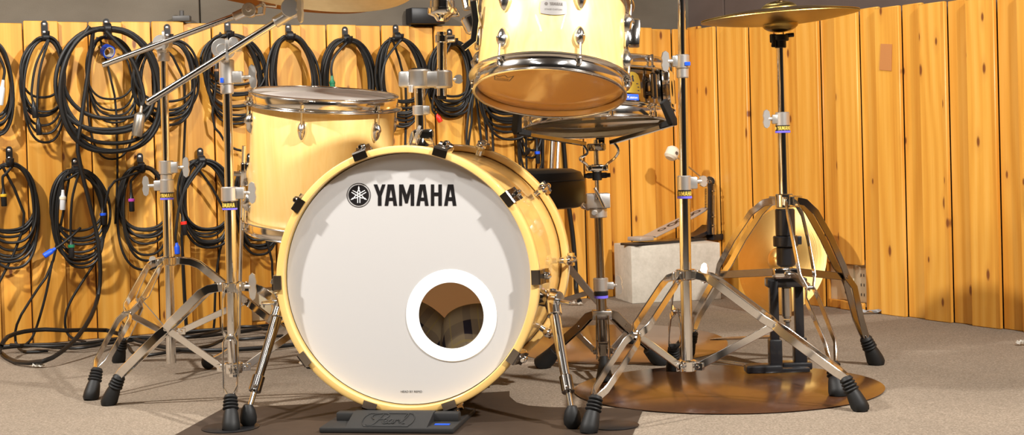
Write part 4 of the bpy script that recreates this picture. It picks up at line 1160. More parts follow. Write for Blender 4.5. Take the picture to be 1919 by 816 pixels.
# cushion inside the bass drum
def pillow(M, sx, sy, sz, seed, name, label, grp=None):
    bm = NB(); bmesh.ops.create_cube(bm, size=2); bmesh.ops.subdivide_edges(bm, edges=bm.edges[:], cuts=14, use_grid_fill=True)
    for v in bm.verts:
        x, y, z = v.co
        f = (1-abs(x)**3*.0)*max(.12, (1-x**4)*(1-y**4))**.5
        n = NZ.noise(V((x*1.6+seed, y*1.6, z*1.2)))*.16
        q = 1-.22*x*x*y*y; v.co = V((x*sx*q, y*sy*q, z*sz*f+n*sz))
    o = lobj(name, bm, PLAID, M); o['label'] = label; o['category'] = 'cushion'
    if grp: o['group'] = grp
    return o
pillow(MB_ @ MX.Translation((.118, .080, -.128)) @ MX.Rotation(rad(-10), 4, 'Y') @ MX.Rotation(rad(72), 4, 'X'), .066, .066, .030, 1.3, 'plaid_cushion', 'brown plaid cushion inside the bass drum, right one seen through the port', 'plaid cushions in the bass drum')
pillow(MB_ @ MX.Translation((-.010, .092, -.128)) @ MX.Rotation(rad(36), 4, 'Y') @ MX.Rotation(rad(72), 4, 'X'), .070, .068, .028, 5.1, 'plaid_cushion', 'brown plaid cushion inside the bass drum, left one seen through the port', 'plaid cushions in the bass drum')

# block under the bass drum
zr = CB.z-RH
bm = NB()
Mr = MB_ @ MX.Translation((0, 0, -CB.z))            # floor level, drum axes
rx = (MB_.inverted() @ HITP(636, 790, CB+nf*.03, nf)).x; rx2 = (MB_.inverted() @ HITP(864, 790, CB+nf*.03, nf)).x
cxr = (rx+rx2)/2; wr_ = rx2-rx
hT = zr+.010
bm = NB()
def rb(x0, x1, y0, y1, z0, z1, b=.003): add_box(bm, Mr @ MX.Translation(((x0+x1)/2, (y0+y1)/2, (z0+z1)/2)), (x1-x0, y1-y0, z1-z0), b, 2)
zm = .0125
rb(rx-.014, rx2+.004, -.122, .10, .002, zm, .002)
rb(rx, rx2, -.052, -.028, zm-.002, hT-.001)
# sloping front boss with the maker's script
def yz(y, z): return (y, z)
xa, xb_ = rx+.038, rx2-.050
M2 = Mr @ MX.Translation((xa, 0, 0)) @ MX(((0, 0, 1, 0), (1, 0, 0, 0), (0, 1, 0, 0), (0, 0, 0, 1)))
prism(bm, M2, [(-.121, zm-.001), (-.055, hT+.0005), (-.032, hT+.0005), (-.032, zm-.004), (-.10, zm-.004)], xb_-xa)
rs_ = tag(obj('bass_drum_riser', bm, mat('grey_black_rubber', (.018, .0175, .017), .6, spec=.35)), 'black rubber block with script lettering under the bass drum', 'drum riser')
n2 = (V((0, -(.044), .032))).normalized()
def onR(u, v, lift=.0008):                          # u along, v up the slope 0..1
    y = -.121+.066*v; z = zm-.001+(hT+.0015-zm)*v
    return Mr @ (V((cxr-.008+u, y, z))+V((0, -.2, .97))*lift)
bm = NB()
def sline(pts, r=.0012): tube(bm, spl([onR(u, v) for u, v in pts], 5), r, 6)
pill = [(.038*(1 if math.cos(t) > 0 else -1)+.014*math.cos(t), .50+.40*math.sin(t)) for t in [2*PI*i/40 for i in range(41)]]
sline(pill, .0008)
sline([(-.030, .52), (-.036, .66), (-.033, .82), (-.020, .88), (-.006, .86), (-.003, .72), (-.012, .56), (-.020, .52)])
sline([(-.015, .84), (-.020, .52), (-.026, .26), (-.034, .15), (-.041, .20)])
sline([(-.009, .38), (-.003, .44), (-.003, .54), (-.008, .55), (-.010, .42), (-.007, .29), (-.001, .29), (.002, .36)])
sline([(.010, .53), (.004, .52), (.002, .36), (.005, .28), (.009, .36), (.010, .53), (.010, .34), (.013, .28)])
sline([(.014, .29), (.016, .54), (.018, .48), (.022, .53), (.023, .42)])
sline([(.025, .32), (.033, .60), (.036, .84), (.032, .86), (.030, .50), (.031, .30), (.036, .30)])
sline([(-.024, .15), (0, .14), (.032, .15)], .0009)
obj('script_lettering', bm, mat('worn_rubber_edge', (.012, .012, .011), .6), rs_)
bm = NB(); add_box(bm, Mr @ MX.Translation((rx2-.026, -.085, zm+.0006)), (.030, .010, .001)); lab(obj('blue_label', bm, BLUEP, rs_), 'blue printed label')

# ------------------------------------------------------------------ cymbals
def cymbal(bm, M, R, bow, bell_r, bell_h, t=.0016, seg=96):
    prof = []
    n = 14
    for i in range(n+1):
        r = R-(R-bell_r)*i/n; u = (R-r)/(R-bell_r)
        prof.append((r, bow*(1-(1-u)**1.7)))
    zb = bow
    for i in range(1, 9):
        a = i/8*PI/2; prof.append((bell_r*math.cos(a), zb+bell_h*math.sin(a)) if i < 8 else (.005, zb+bell_h))
    top = prof; bot = [(r-.0004 if k == 0 else r, z-t) for k, (r, z) in enumerate(prof)]
    add_lathe(bm, M, top+bot[::-1]+[top[0]], seg)
def edgeM(px, py, Z, slope, tilt):                  # disc centre with tilt: slope right-down (deg), tilt towards camera (deg)
    u = V((math.sin(rad(slope)), -math.sin(rad(tilt)), 1)).normalized()
    return MX.Translation(P(px, py, Z)) @ basis(u).to_4x4(), u
def lcym(name, M, R, bow, br, bh, m, label, flip=False):
    bm = NB(); cymbal(bm, MX.Scale(-1, 4, (0, 0, 1)) if flip else MX(), R, bow, br, bh)
    o = lobj(name, bm, m, M); return tag(o, label, 'cymbal')
Mh, uh = edgeM(1464.5, 31, ZD, -2.6, 0); Mh.translation = V((D_(31).x, ZD, Mh.translation.z))
Mh2 = MX.Translation(uh*.0022) @ Mh
lcym('hi_hat_cymbal', Mh2, .1845, .016, .042, .019, BRASS, 'upper bronze hi-hat cymbal, bell upward, on the hi-hat stand')
lcym('hi_hat_cymbal', MX.Translation(-uh*.0022) @ Mh, .1845, .016, .042, .019, BRASS, 'lower bronze hi-hat cymbal, underside showing, on the hi-hat stand', True)
uA = V((math.sin(rad(8)), math.sin(rad(13)), 1)).normalized()
McA = MX.Translation(P(560, -50, 3.165)) @ basis(uA).to_4x4()
lcym('crash_cymbal', McA, .255, .026, .06, .022, CRASHB, 'pale bronze crash cymbal at the top edge, on the front boom')
uB = V((math.sin(rad(8)), math.sin(rad(4)), 1)).normalized()
McB = MX.Translation(P(520, -10, ZBB)) @ basis(uB).to_4x4()
lcym('crash_cymbal', McB, .24, .025, .06, .022, REDBR, 'darker reddish cymbal showing just below the pale crash cymbal')
lcym('ride_cymbal', MX.Translation(rcC) @ basis(rdC).to_4x4(), .255, .028, .06, .022, CRASHB, 'ride cymbal on the straight stand above the top picture edge')
# cymbal leaning on the right wall
pc0 = WR(1462, 478, .06)
lean = V((-.70, -.62, .22)).normalized()
Rl = .172
fx = frame(lean, (1, 0, 0))
down = (V((0, 0, -1))-lean*V((0, 0, -1)).dot(lean)).normalized()
cz = Rl*abs(down.z)+.002
pc0 = P(1464, 475, 4.62); pc0.z = cz
lcym('hi_hat_cymbal', MX.Translation(pc0) @ fx.to_4x4(), Rl, .016, .04, .018, GOLDB, 'golden cymbal leaning upright on the floor behind the hi-hat stand')

# ------------------------------------------------------------------ throne
ZT = 4.05
tc_ = P(984, 355, ZT)
tn_ = thing('drum_throne', 'round black drum stool partly behind the bass drum', 'stool', (tc_.x, tc_.y, 0))
zt0, zt1 = P(984, 391, ZT).z, P(984, 317.5, ZT).z
bm = NB(); hh = zt1-zt0; add_lathe(bm, place(V((tc_.x, tc_.y, zt0))), [(0, 0), (.145, 0), (.158, .004), (.166, .018), (.167, hh*.5), (.165, hh*.72), (.155, hh*.90), (.130, hh*.985), (.08, hh), (0, hh)], 64); obj('seat', bm, LEATHER, tn_)
bm = NB(); add_lathe(bm, place(V((tc_.x, tc_.y, zt0+hh*.70))), [(.1655, -.002), (.1672, 0), (.1655, .002)], 64); obj('seat_piping', bm, LEATHER, tn_)
bm = NB(); cyl(bm, V((tc_.x, tc_.y, .08)), V((tc_.x, tc_.y, zt0)), .0125); cyl(bm, V((tc_.x, tc_.y, .26)), V((tc_.x, tc_.y, .30)), .019); obj('post', bm, CHROME, tn_)
for i, an in enumerate((rad(-4), rad(116), rad(236))):
    d = V((math.cos(an), math.sin(an), 0)); sd = V((-d.y, d.x, 0)); c = V((tc_.x, tc_.y, 0))
    pts = [c+d*.02+V((0, 0, .29)), c+d*.06+V((0, 0, .285)), c+d*.17+V((0, 0, .145)), c+d*.27+V((0, 0, .03))]
    bm = NB()
    for o in (-1, 1): strip(bm, pts, sd, .003, .018, [o*.011]*4)
    lg = obj('leg', bm, STEEL, tn_)
    bm = NB(); boot(bm, pts[-1], c+d*.29+V((0, 0, .004)), .013, .019, 2); lab(obj('rubber_foot', bm, RUBBER, lg), 'black rubber foot')
    bm = NB(); strip(bm, [c+d*.02+V((0, 0, .11)), c+d*.10+V((0, 0, .125)), pts[2]], sd, .003, .014); obj('brace', bm, STEEL, tn_)

# ------------------------------------------------------------------ mats on the floor
def flat_poly(pts, z0, z1): 
    bm = NB(); prism(bm, MX.Translation((0, 0, z0)), [(p.x, p.y) for p in pts], z1-z0); return bm
pp = [(300, 830), (330, 816), (417, 768), (520, 762), (620, 757), (900, 738), (955, 735), (955, 745), (968, 756), (990, 762), (1030, 765), (1206, 767), (1192, 800), (1180, 830), (1150, 900), (240, 900)]
tag(obj('drum_mat', flat_poly([G(*p) for p in pp], .0004, .0016), DARKMAT), 'dark brown mat lying under the bass drum', 'mat')
def disc_mat(cx_px, ang, L, Rr, z0, z1, m, name, label):
    pass
cl_, cr_ = G(1085, 722), G(1660, 735)
mc = (cl_+cr_)/2; ra = (cr_-cl_).length/2
bm = NB(); add_lathe(bm, place(V((mc.x, mc.y, .0017))), [(0, 0), (ra-.001, 0), (ra, .0003), (ra, .0013), (ra-.001, .0017), (0, .0017)], 96, sx=1.0, sy=.93)
tag(obj('round_mat', bm, DISC), 'glossy dark brown round mat under the hi-hat stand', 'mat')
lft, rgt, frt = G(985, 655), G(1337, 645), G(1180, 684)
m2 = V(((lft.x+rgt.x)/2, frt.y+.40, 0)); r2_ = (rgt.x-lft.x)/2
bm = NB(); add_lathe(bm, place(V((m2.x, m2.y, .0005))), [(0, 0), (.999, 0), (1.0, .0003), (1.0, .0009), (.999, .0011), (0, .0011)], 96, sx=max(r2_, .3), sy=.40)
tag(obj('round_mat', bm, DISC2), 'tan brown round mat under the snare stand, farther back', 'mat')
for (px, py), r, lb in (((432, 804), .058, 'thin black floor disc under the left boom stand foot'), ((1150, 800), .050, 'thin black floor disc beside the right bass drum spur')):
    g = G(px, py)
    bm = NB(); add_lathe(bm, place(V((g.x, g.y, .0018))), [(0, 0), (r-.001, 0), (r, .0007), (r, .0014), (r-.001, .002), (0, .002)], 48)
    tag(obj('floor_disc', bm, BLACKP), lb, 'floor disc', 'thin floor discs')

# ------------------------------------------------------------------ concrete block and spare pedal
k0, k1 = G(1185, 570), G(1352, 561)
kd_ = (k1-k0).normalized(); kn = V((-kd_.y, kd_.x, 0)); kl = (k1-k0).length
bm = NB(); Mk = MX.Translation(k0) @ MX((kd_, kn, V((0, 0, 1)))).transposed().to_4x4()
add_box(bm, Mk @ MX.Translation((kl/2, .10, .0985)), (kl, .20, .197), .003, 2)
tag(obj('concrete_block', bm, CONCRETE), 'pale grey concrete block standing near the wall corner', 'block')
pd = thing('bass_drum_pedal', 'spare bass drum pedal standing on the concrete block', 'pedal', Mk @ V((kl/2, .06, .197)))
z0 = .1975
KD0, KN0 = kd_, kn
RZq = MX.Rotation(rad(24), 3, 'Z'); kd_, kn = RZq @ kd_, RZq @ kn
KC = Mk @ V((kl/2, .10, 0))
Mk = MX.Translation(KC-kd_*kl/2-kn*.07) @ MX((kd_, kn, V((0, 0, 1)))).transposed().to_4x4()
bm = NB(); add_box(bm, Mk @ MX.Translation((kl*.47, .07, z0+.005)), (kl*1.04, .085, .009), .003); obj('base_plate', bm, BLACKM, pd)
def kp(px, py, y=.07):                              # a point of the pedal in its upright plane
    return HITP(px, py, Mk @ V((0, y, 0)), kn)
bm = NB(); h0, h1 = kp(1184, 450), kp(1217, 447)
add_box(bm, place((h0+h1)/2+V((0, 0, .002)), (0, 0, 1), kd_), (.062, .07, .014), .003); obj('heel_plate', bm, PEDALS, pd)
f0, f1 = kp(1217, 444), kp(1322, 391)
fd = f1-f0
bm = NB(); strip(bm, [f0, f0+fd*.3, f0+fd*.7, f0+fd*.9, f1], fd.cross(kn), .006, [.066, .070, .062, .045, .030]); fb = obj('footboard', bm, PEDALS, pd)
bm = NB()
up_ = fd.cross(kn).normalized(); up_ = up_ if up_.z > 0 else -up_
for i, (q, r) in enumerate(((.22, .010), (.40, .012), (.55, .012), (.70, .012), (.84, .010))):
    add_lathe(bm, MX.Translation(f0+fd*q+up_*.0035) @ MX((fd.normalized(), kn, up_)).transposed().to_4x4(), [(r*.72, 0), (r, .0006), (r*1.25, 0)], 20, sx=1.5, sy=1)
lab(obj('grip_pattern', bm, BLACKP, fb, solid=False), 'black oval grip marks')
bm = NB()
for o in (-.036, .036):
    p0, p1 = kp(1331, 440, .07+o), kp(1331, 343, .07+o)
    strip(bm, [p0, (p0+p1)/2, p1], kn, .012, [.026, .018, .016])
strip(bm, [kp(1290, 447), kp(1312, 438), kp(1328, 425)], kn, .06, .014)
add_box(bm, place(kp(1332, 444), (0, 0, 1), kd_), (.06, .09, .022), .004)
obj('frame', bm, BLACKM, pd)
bm = NB(); cyl(bm, kp(1330, 341, .02), kp(1330, 341, .12), .006); cyl(bm, kp(1330, 341, .055), kp(1330, 341, .085), .020, seg=24); cyl(bm, kp(1310, 336), kp(1330, 338), .010); cyl(bm, kp(1318, 343), kp(1326, 345), .013)
obj('axle_and_cam', bm, CHROME, pd)
bm = NB(); tube(bm, [kp(1326, 342), kp(1263, 290)], .0030, 10); obj('beater_rod', bm, STEEL, pd)
bm = NB(); bc = kp(1259.5, 287.5); bx = (kp(1326, 342)-kp(1263, 290)).normalized().cross(kn)
cyl(bm, bc-bx*.022, bc+bx*.022, .024, seg=28, bev=.008); lab(obj('beater', bm, FELT, pd), 'cream felt beater head')
bm = NB(); add_lathe(bm, place(bc-kn*.0238, -kn), [(0, .0005), (.007, 0)], 14); obj('beater_mark', bm, GREYTXT, pd, solid=False)
bm = NB()
for i in range(16): cyl(bm, kp(1322.5, 354+i*2.6), kp(1322.5, 355.6+i*2.6), .0042, seg=8)
lab(obj('chain', bm, BLACKM, pd), 'black drive chain')
bm = NB(); sx0 = .07-.052
cyl(bm, kp(1338, 440, sx0), kp(1338, 426, sx0), .009); cyl(bm, kp(1338, 426, sx0), kp(1338, 345, sx0), .0028)
for i in range(14): cyl(bm, kp(1338, 402-i*2.6, sx0), kp(1338, 400.6-i*2.6, sx0), .0068, seg=14)
for y_ in (424, 408, 360): cyl(bm, kp(1338, y_, sx0), kp(1338, y_-3, sx0), .009)
obj('return_spring', bm, CHROME, pd)

# ------------------------------------------------------------------ hooks and cables on the left wall
def hook(px, py, label, proto=[]):
    p = WL(px, py, TB)
    M = MX.Translation(p) @ MX((dL, -nLw, V((0, 0, 1)))).transposed().to_4x4()
    if not proto:
        t = thing('cable_hook', label, 'hook', p, 'black hooks along the plank wall')
        bm = NB(); pts = ell(0, 0, .0095, .0095, 10, 0, PI)
        prism(bm, M @ MX.Rotation(PI/2, 4, 'X'), [(x, z+.012) for x, z in pts]+[(-.0095, -.034), (.0095, -.034)], .004)
        hk = obj('back_plate', bm, BLACKP, t)
        bm = NB(); tube(bm, spl([M @ V(q) for q in ((0, -.002, -.030), (0, -.02, -.036), (0, -.045, -.034), (0, -.056, -.024), (0, -.058, -.014))], 5), .0065, 12); obj('peg', bm, BLACKP, t)
        for z in (.010, -.014):
            bm = NB(); add_lathe(bm, M @ MX.Translation((0, -.004, z)) @ MX.Rotation(PI/2, 4, 'X'), [(0, .0016), (.0035, .0013), (.005, 0)], 14); obj('screw', bm, SCREW, t)
        proto.append(t); return t
    src = proto[0]; r = src.copy(); COL.objects.link(r); r.location = p; r['label'] = label
    for ch in list(src.children):
        c = ch.copy(); COL.objects.link(c); c.parent = r
    return r
def xlr(bm, p, d, L=.06, r=.0085):
    p, d = V(p), V(d).normalized()
    add_lathe(bm, place(p, d), [(0, 0), (.0042, 0), (.0055, L*.25), (r*.92, L*.32), (r, L*.36), (r, L*.96), (r*.85, L), (0, L)], 18)
DOWN = V((0, 0, -1))
def coil(label, hookpx, cx, hw, top, bots, n, r, conn=None, tails=(), seed=0, off=.034, m=None, spread=.10, name='coiled_cable', grp='coiled cables hung along the plank wall', tie=True, sag=.0):
    rr = random.Random(seed*13+5)
    zt = WL(cx, top, off).z; sc = (WL(cx, top, off)-CORN).dot(dL)
    hwm = abs((WL(cx+hw, top, off)-WL(cx, top, off)).dot(dL))
    zb = [WL(cx, b, off).z for b in bots]
    hk = (WL(hookpx, top, off)-CORN).dot(dL) if hookpx is not None else sc
    def at(s, z, o): return CORN+dL*s+nLw*(TB+o)+V((0, 0, z))
    t = thing(name, label, 'cable', at(sc, min(zb), off), grp)
    pts = []
    K = 26
    for i in range(n):
        f = i/max(n-1, 1)
        q = f*(len(zb)-1); j = min(int(q), len(zb)-2) if len(zb) > 1 else 0
        z1 = zb[j]+(zb[j+1]-zb[j])*(q-j) if len(zb) > 1 else zb[0]
        z1 += rr.uniform(-.008, .008)
        a = hwm*(1-spread*rr.random()-.04*f); dx = rr.uniform(-.12, .12)*hwm*.7
        ztop = zt-rr.uniform(0, .012)
        b = (ztop-z1)/2
        oo = off+(rr.random()-.5)*.018
        for k in range(K):
            ph = 2*PI*k/K
            w = math.copysign(abs(math.sin(ph))**.82, math.sin(ph)); c = math.cos(ph)
            low = (1-c)/2
            x = a*w*(.86+.14*low)+dx*low+(hk-sc)*(1-low)**3
            pts.append(at(sc+x, ztop-b*(1-c)*1.0, oo+.004*math.sin(ph*2+i)))
        # slide gently towards the next loop
    bm = NB()
    end = []
    if tails:
        for tl in tails[:1]: end = tl
    tube(bm, spl(pts+end, 2), r, 8)
    for tl in tails[1:]: tube(bm, spl(tl, 6), r, 8)
    cb = obj('cord', bm, m or CABLE, t)
    if tie:
        bm = NB(); rr2 = r*n**.5*.95+.003
        c0_ = at(hk, zt-.004, off); cyl(bm, c0_-dL*.011, c0_+dL*.011, rr2, seg=16, bev=.003); obj('tie_strap', bm, BLACKP, t)
    if conn:
        for (px, py, L, dirv, ringm, body, lb) in conn:
            p = WL(px, py, off+TB+.016)
            d = V((dL.x*dirv[0], dL.y*dirv[0], dirv[1])).normalized()
            bm = NB(); xlr(bm, p, d, L, .0085 if body is not SILVERP else .0165); cn = obj('plug', bm, body or BLACKP, t); lab(cn, lb)
            bm = NB()
            if d.z < -.6:
                e_ = at(hk+rr.uniform(-.01, .01), zt-.012, off+.012); m_ = (p+e_)/2
                tube(bm, spl([p+d*.004, p-d*.03, V((p.x*.75+e_.x*.25, p.y*.75+e_.y*.25, p.z*.4+e_.z*.6)), e_], 6), r, 8)
            else:
                dv = V((-d.x*.5, -d.y*.5, .35)).normalized(); tube(bm, spl([p+d*.004, p-d*.02, p-d*.03+dv*.03, p-d*.035+dv*.06+nLw*-.012], 4), r, 8)
            obj('cord_end', bm, CABLE, t)
            if ringm:
                bm = NB(); cyl(bm, p+d*L*.34, p+d*L*.50, .0098, seg=18); lab(obj('marker_ring', bm, ringm, cn), 'coloured marker ring')
    return t
def wp(px, py, off=.03): return WL(px, py, off+TB)
def fp(px, py, z=.006): g = G(px, py); g.z = z; return g

ORD = ['first', 'second']
hook(83, 52, 'black hook of the upper row, holding the slim coiled cable')
hook(199, 48, 'black hook above the thick coiled power cable')
hook(313, 58, 'black hook beside the rear boom stand tilter')
hook(426, 53, 'black hook just above the front boom tilter')
hook(540, 57, 'black hook above the far left end of the floor tom')
hook(646, 62, 'black slanted hook above the middle of the floor tom')
hook(741, 58, 'black hook just left of the tom holder')
hook(842, 66, 'black hook behind the upper post of the tom holder')
hook(17, 288, 'black hook of the lower row at the left picture edge')
hook(140, 309, 'black hook under the thick coil, left of its hanging strand')
hook(262, 300, 'black hook left of the rear boom stand collar')
hook(375, 290, 'black hook between the two boom stand poles')
hook(468, 300, 'black hook behind the left edge of the floor tom')
hook(976, 270, 'black hook above the drum stool')

coil('black coiled cable at the left edge with pale plastic-wrapped plug', None, -16, 38, 78, [215, 240, 252], 6, .0042, [(6, 150, .075, (-.15, -1), None, CLEARBAG, 'pale plastic-wrapped plug')], seed=1, off=0.026)
coil('slim coiled black cable at far upper left with a flat plug', 84, 76, 44, 68, [178, 212, 220, 226, 245, 266], 7, .0038,
     [(62, 190, .05, (.1, -1), None, None, 'black plug'), (71, 222, .05, (.05, -1), None, None, 'black plug')], seed=2, off=0.050)
big_tail = [wp(150, 240, .092), wp(146, 285, .092), wp(160, 350, .092), wp(175, 410, .092), wp(184, 455, .092), wp(188, 510, .094), wp(184, 555, .10),
            P(170, 595, 4.18), P(145, 632, 4.05), P(115, 660, 3.95), P(80, 678, 3.88), fp(30, 685, .009), fp(2, 668, .009), P(2, 650, 4.0), P(14, 632, 4.10), P(45, 622, 4.18), P(85, 618, 4.22), P(125, 620, 4.24),
            fp(200, 638, .03), fp(260, 652, .02), fp(330, 662, .010), fp(400, 664, .010), fp(480, 660, .010), fp(560, 652, .010), fp(640, 640, .010)]
coil('thick black power cable coil with metal plug, sweeping down to the floor', 199, 201, 103, 52, [222, 250, 272, 290], 6, .0064,
     [(266, 196, .098, (-.20, -1), None, SILVERP, 'silver metal power plug')], [big_tail], seed=3, off=0.088, spread=.14)
coil('thin black cable coiled inside the thick power cable loop', 199, 206, 52, 66, [182, 205, 220, 232, 300], 5, .0034, None, [[wp(215, 180, .022), wp(219, 260, .022), wp(220, 330, .010), wp(216, 420, .008)]], seed=4, off=0.022)
coil('black coiled cable behind the rear boom stand pole', 313, 306, 68, 74, [195, 215, 225, 238], 8, .0040, None, [[wp(345, 150), wp(344, 300), wp(341, 450), wp(345, 560), wp(350, 640)]], spread=.22, seed=5, off=0.048)
coil('black coiled cable behind the front boom stand pole, orange plug band', 427, 436, 66, 64, [150, 175, 200, 222, 232], 10, .0040,
     [(405, 118, .055, (.02, -1), COPPER, None, 'black plug with brown band')], [[wp(398, 215), wp(412, 250), wp(430, 275), wp(455, 283)]], spread=.22, seed=6, off=0.024)
coil('black coiled cable hanging behind the left rim of the floor tom', 540, 546, 56, 66, [200, 225, 250], 11, .0042, None, [], spread=.34, seed=7, off=0.048)
coil('black coiled cable with a green plug above the floor tom', 646, 648, 63, 72, [205, 235, 260], 12, .0042, [(622, 142, .055, (.02, -1), GREENP, GREENP, 'green plug')], [], spread=.34, seed=8, off=0.024)
coil('black coiled cable left of the tom holder post', 741, 750, 55, 68, [190, 215, 240], 11, .0042, [(716, 168, .05, (.02, -1), None, None, 'black plug')], [[wp(760, 160), wp(760, 250), wp(758, 300)]], spread=.34, seed=9, off=0.048)
coil('black coiled cable behind the tom holder with a red tab', 842, 841, 50, 76, [183, 195, 208, 222], 11, .0042, [(818, 214, .03, (.5, -.9), None, REDP, 'red cable tab')], [], spread=.34, seed=10, off=0.024)
coil('black coiled cable left behind the rack tom, loose ends hanging', 932, 945, 60, 80, [198, 215, 226, 262], 12, .0044, None,
     [[wp(888, 170), wp(884, 230), wp(878, 270), wp(884, 310)], [wp(890, 165), wp(898, 230), wp(906, 300)], [wp(894, 160), wp(908, 220), wp(916, 310)], [wp(892, 160), wp(880, 200), wp(874, 260), wp(880, 300)], [wp(910, 170), wp(922, 240), wp(925, 320)]], seed=11, off=0.048)
coil('black coiled cable lower left with a yellow banded plug', 17, 14, 62, 303, [432, 440, 470, 485, 500], 9, .0042, [(6, 352, .055, (.02, -1), YELLOWP, None, 'black plug with yellow band')],
     [[wp(45, 400), wp(34, 455), wp(14, 500), wp(-10, 545)]], spread=.22, seed=12, off=0.030)
coil('black coiled cable under the thick coil with blue, green and clear plugs', 140, 146, 60, 316, [436, 460, 485, 500], 10, .0040,
     [(118, 356, .06, (-.05, -1), FELT, CLEARBAG, 'clear plastic plug'), (104, 466, .04, (-.8, -.5), None, BLUEP, 'blue plug'), (133, 446, .06, (.0, -1), GREENP, None, 'black plug with green band'), (192, 388, .055, (.03, -1), BLUEP, None, 'black plug with blue band')],
     [[wp(100, 488, .04), wp(72, 540, .05), P(40, 590, 4.26), P(28, 625, 4.27), fp(34, 656), fp(52, 664), fp(90, 662)], [wp(98, 490, .04), wp(84, 560, .05), wp(62, 630, .06), fp(40, 655)], [wp(180, 490), wp(135, 560), wp(122, 600), wp(130, 630), fp(160, 645)]], spread=.22, seed=13, off=0.052)
coil('black coiled cable right of the hanging thick strand, magenta banded plug', 262, 268, 57, 309, [428, 440, 470, 503], 8, .0040, [(246, 360, .06, (.0, -1), MAGENTA, None, 'black plug with magenta band')], [[wp(270, 320, .036), wp(215, 340, .066), wp(200, 370, .066), wp(190, 420, .064)]], spread=.22, seed=14, off=0.026)
coil('black coiled cable between the boom stand poles with a red banded plug', 375, 385, 56, 298, [425, 432, 450, 468], 10, .0042, [(342, 402, .065, (.1, -1), REDP, None, 'black plug with red band'), (331, 455, .036, (.05, -1), None, BLUEP, 'small blue plug')],
     [[wp(424, 400), wp(412, 470), wp(404, 530), wp(402, 600), wp(398, 640)], [wp(340, 440), wp(344, 500), wp(348, 580), wp(352, 645)]], spread=.22, seed=15, off=0.050)
coil('black coiled cable behind the lower left of the floor tom', 468, 480, 44, 308, [430, 455, 474], 8, .0040, None, [[wp(505, 470), wp(510, 500), wp(512, 545)]], seed=16, off=0.026)
coil('black coiled cable above the drum stool, blue banded plug', 976, 990, 24, 180, [262, 300, 360], 5, .0042, [(1006, 272, .065, (.05, -1), BLUEP, None, 'black plug with blue band')],
     [[wp(985, 200), wp(986, 280), wp(988, 350)], [wp(1018, 200), wp(1018, 280), wp(1017, 360), wp(1017, 420)]], seed=17, off=0.028, tie=False)
tr_ = thing('tape_roll', 'small blue and white ring hanging inside the thick cable coil', 'tape roll', wp(199, 95, .03))
bm = NB(); add_lathe(bm, MX.Translation(wp(199, 95, .022)) @ frame(nLw+dL*.35-V((0, 0, .35))).to_4x4(), [(.0165, 0), (.0205, 0), (.0205, .018), (.0165, .018), (.0165, 0)], 32); obj('tape', bm, BLUEP, tr_)
bm = NB(); add_lathe(bm, MX.Translation(wp(199, 95, .022)) @ frame(nLw+dL*.35-V((0, 0, .35))).to_4x4(), [(.0150, -.001), (.0164, -.001), (.0164, .019), (.0150, .019), (.0150, -.001)], 32); lab(obj('core', bm, WHITEP, tr_), 'white core')
# hanging lead right of them and two poles leaning on the wall
bm = NB(); tube(bm, spl([wp(1050, 215, .012), wp(1056, 270, .012), wp(1064, 370, .014), wp(1073, 440, .018), wp(1078, 500, .025), wp(1080, 545, .04), fp(1086, 570, .0095)], 8), .0085, 12)
tag(obj('hanging_cable', bm, CABLE), 'single thick black cable hanging down behind the drum stool', 'cable')
for x, x2, m_, lb in ((1035, 1024, SMOKE, 'dull chrome pole leaning on the wall behind the stool'), (1047, 1034, CHROME, 'bright chrome pole leaning on the wall behind the stool')):
    bm = NB(); f_ = fp(x2, 575, .001); tube(bm, [f_, wp(x+2, 222, .03)], .0075, 16)
    tag(obj('chrome_pole', bm, m_), lb, 'pole', 'poles leaning behind the stool')
# cables lying along the foot of the wall
paths = [([(-20, 655), (60, 652), (150, 648), (240, 640), (330, 632), (420, 622), (510, 612), (600, 606)], 'black cable lying on the floor against the planks, closest to the wall'),
 ([(-20, 668), (40, 660), (110, 655), (190, 652), (270, 648), (350, 640), (440, 632), (520, 622), (600, 616)], 'black cable along the wall foot, second from the planks'),
 ([(20, 664), (90, 664), (160, 658), (240, 650), (310, 650), (380, 645), (450, 636), (530, 628), (600, 622)], 'black cable along the wall foot, third from the planks'),
 ([(240, 652), (250, 664), (280, 670), (330, 664), (390, 652), (420, 640), (470, 640), (540, 634)], 'black cable curling on the floor below the rear boom stand'),
 ([(60, 656), (140, 662), (200, 656), (280, 644), (300, 634), (360, 630), (440, 626), (560, 614)], 'black cable weaving over the floor cables at the wall foot'),
 ([(300, 640), (350, 648), (400, 640), (430, 628), (480, 626), (500, 634), (550, 626)], 'black cable looping on the floor behind the front boom stand')]
for i, (pp_, lb) in enumerate(paths):
    bm = NB(); tube(bm, spl([fp(x, y, .006+.009*(i % 3)+.003*math.sin(j*1.7+i)) for j, (x, y) in enumerate(pp_)], 6), .0045, 8)
    tag(obj('floor_cable', bm, CABLE), lb, 'cable', 'cables lying along the wall foot')
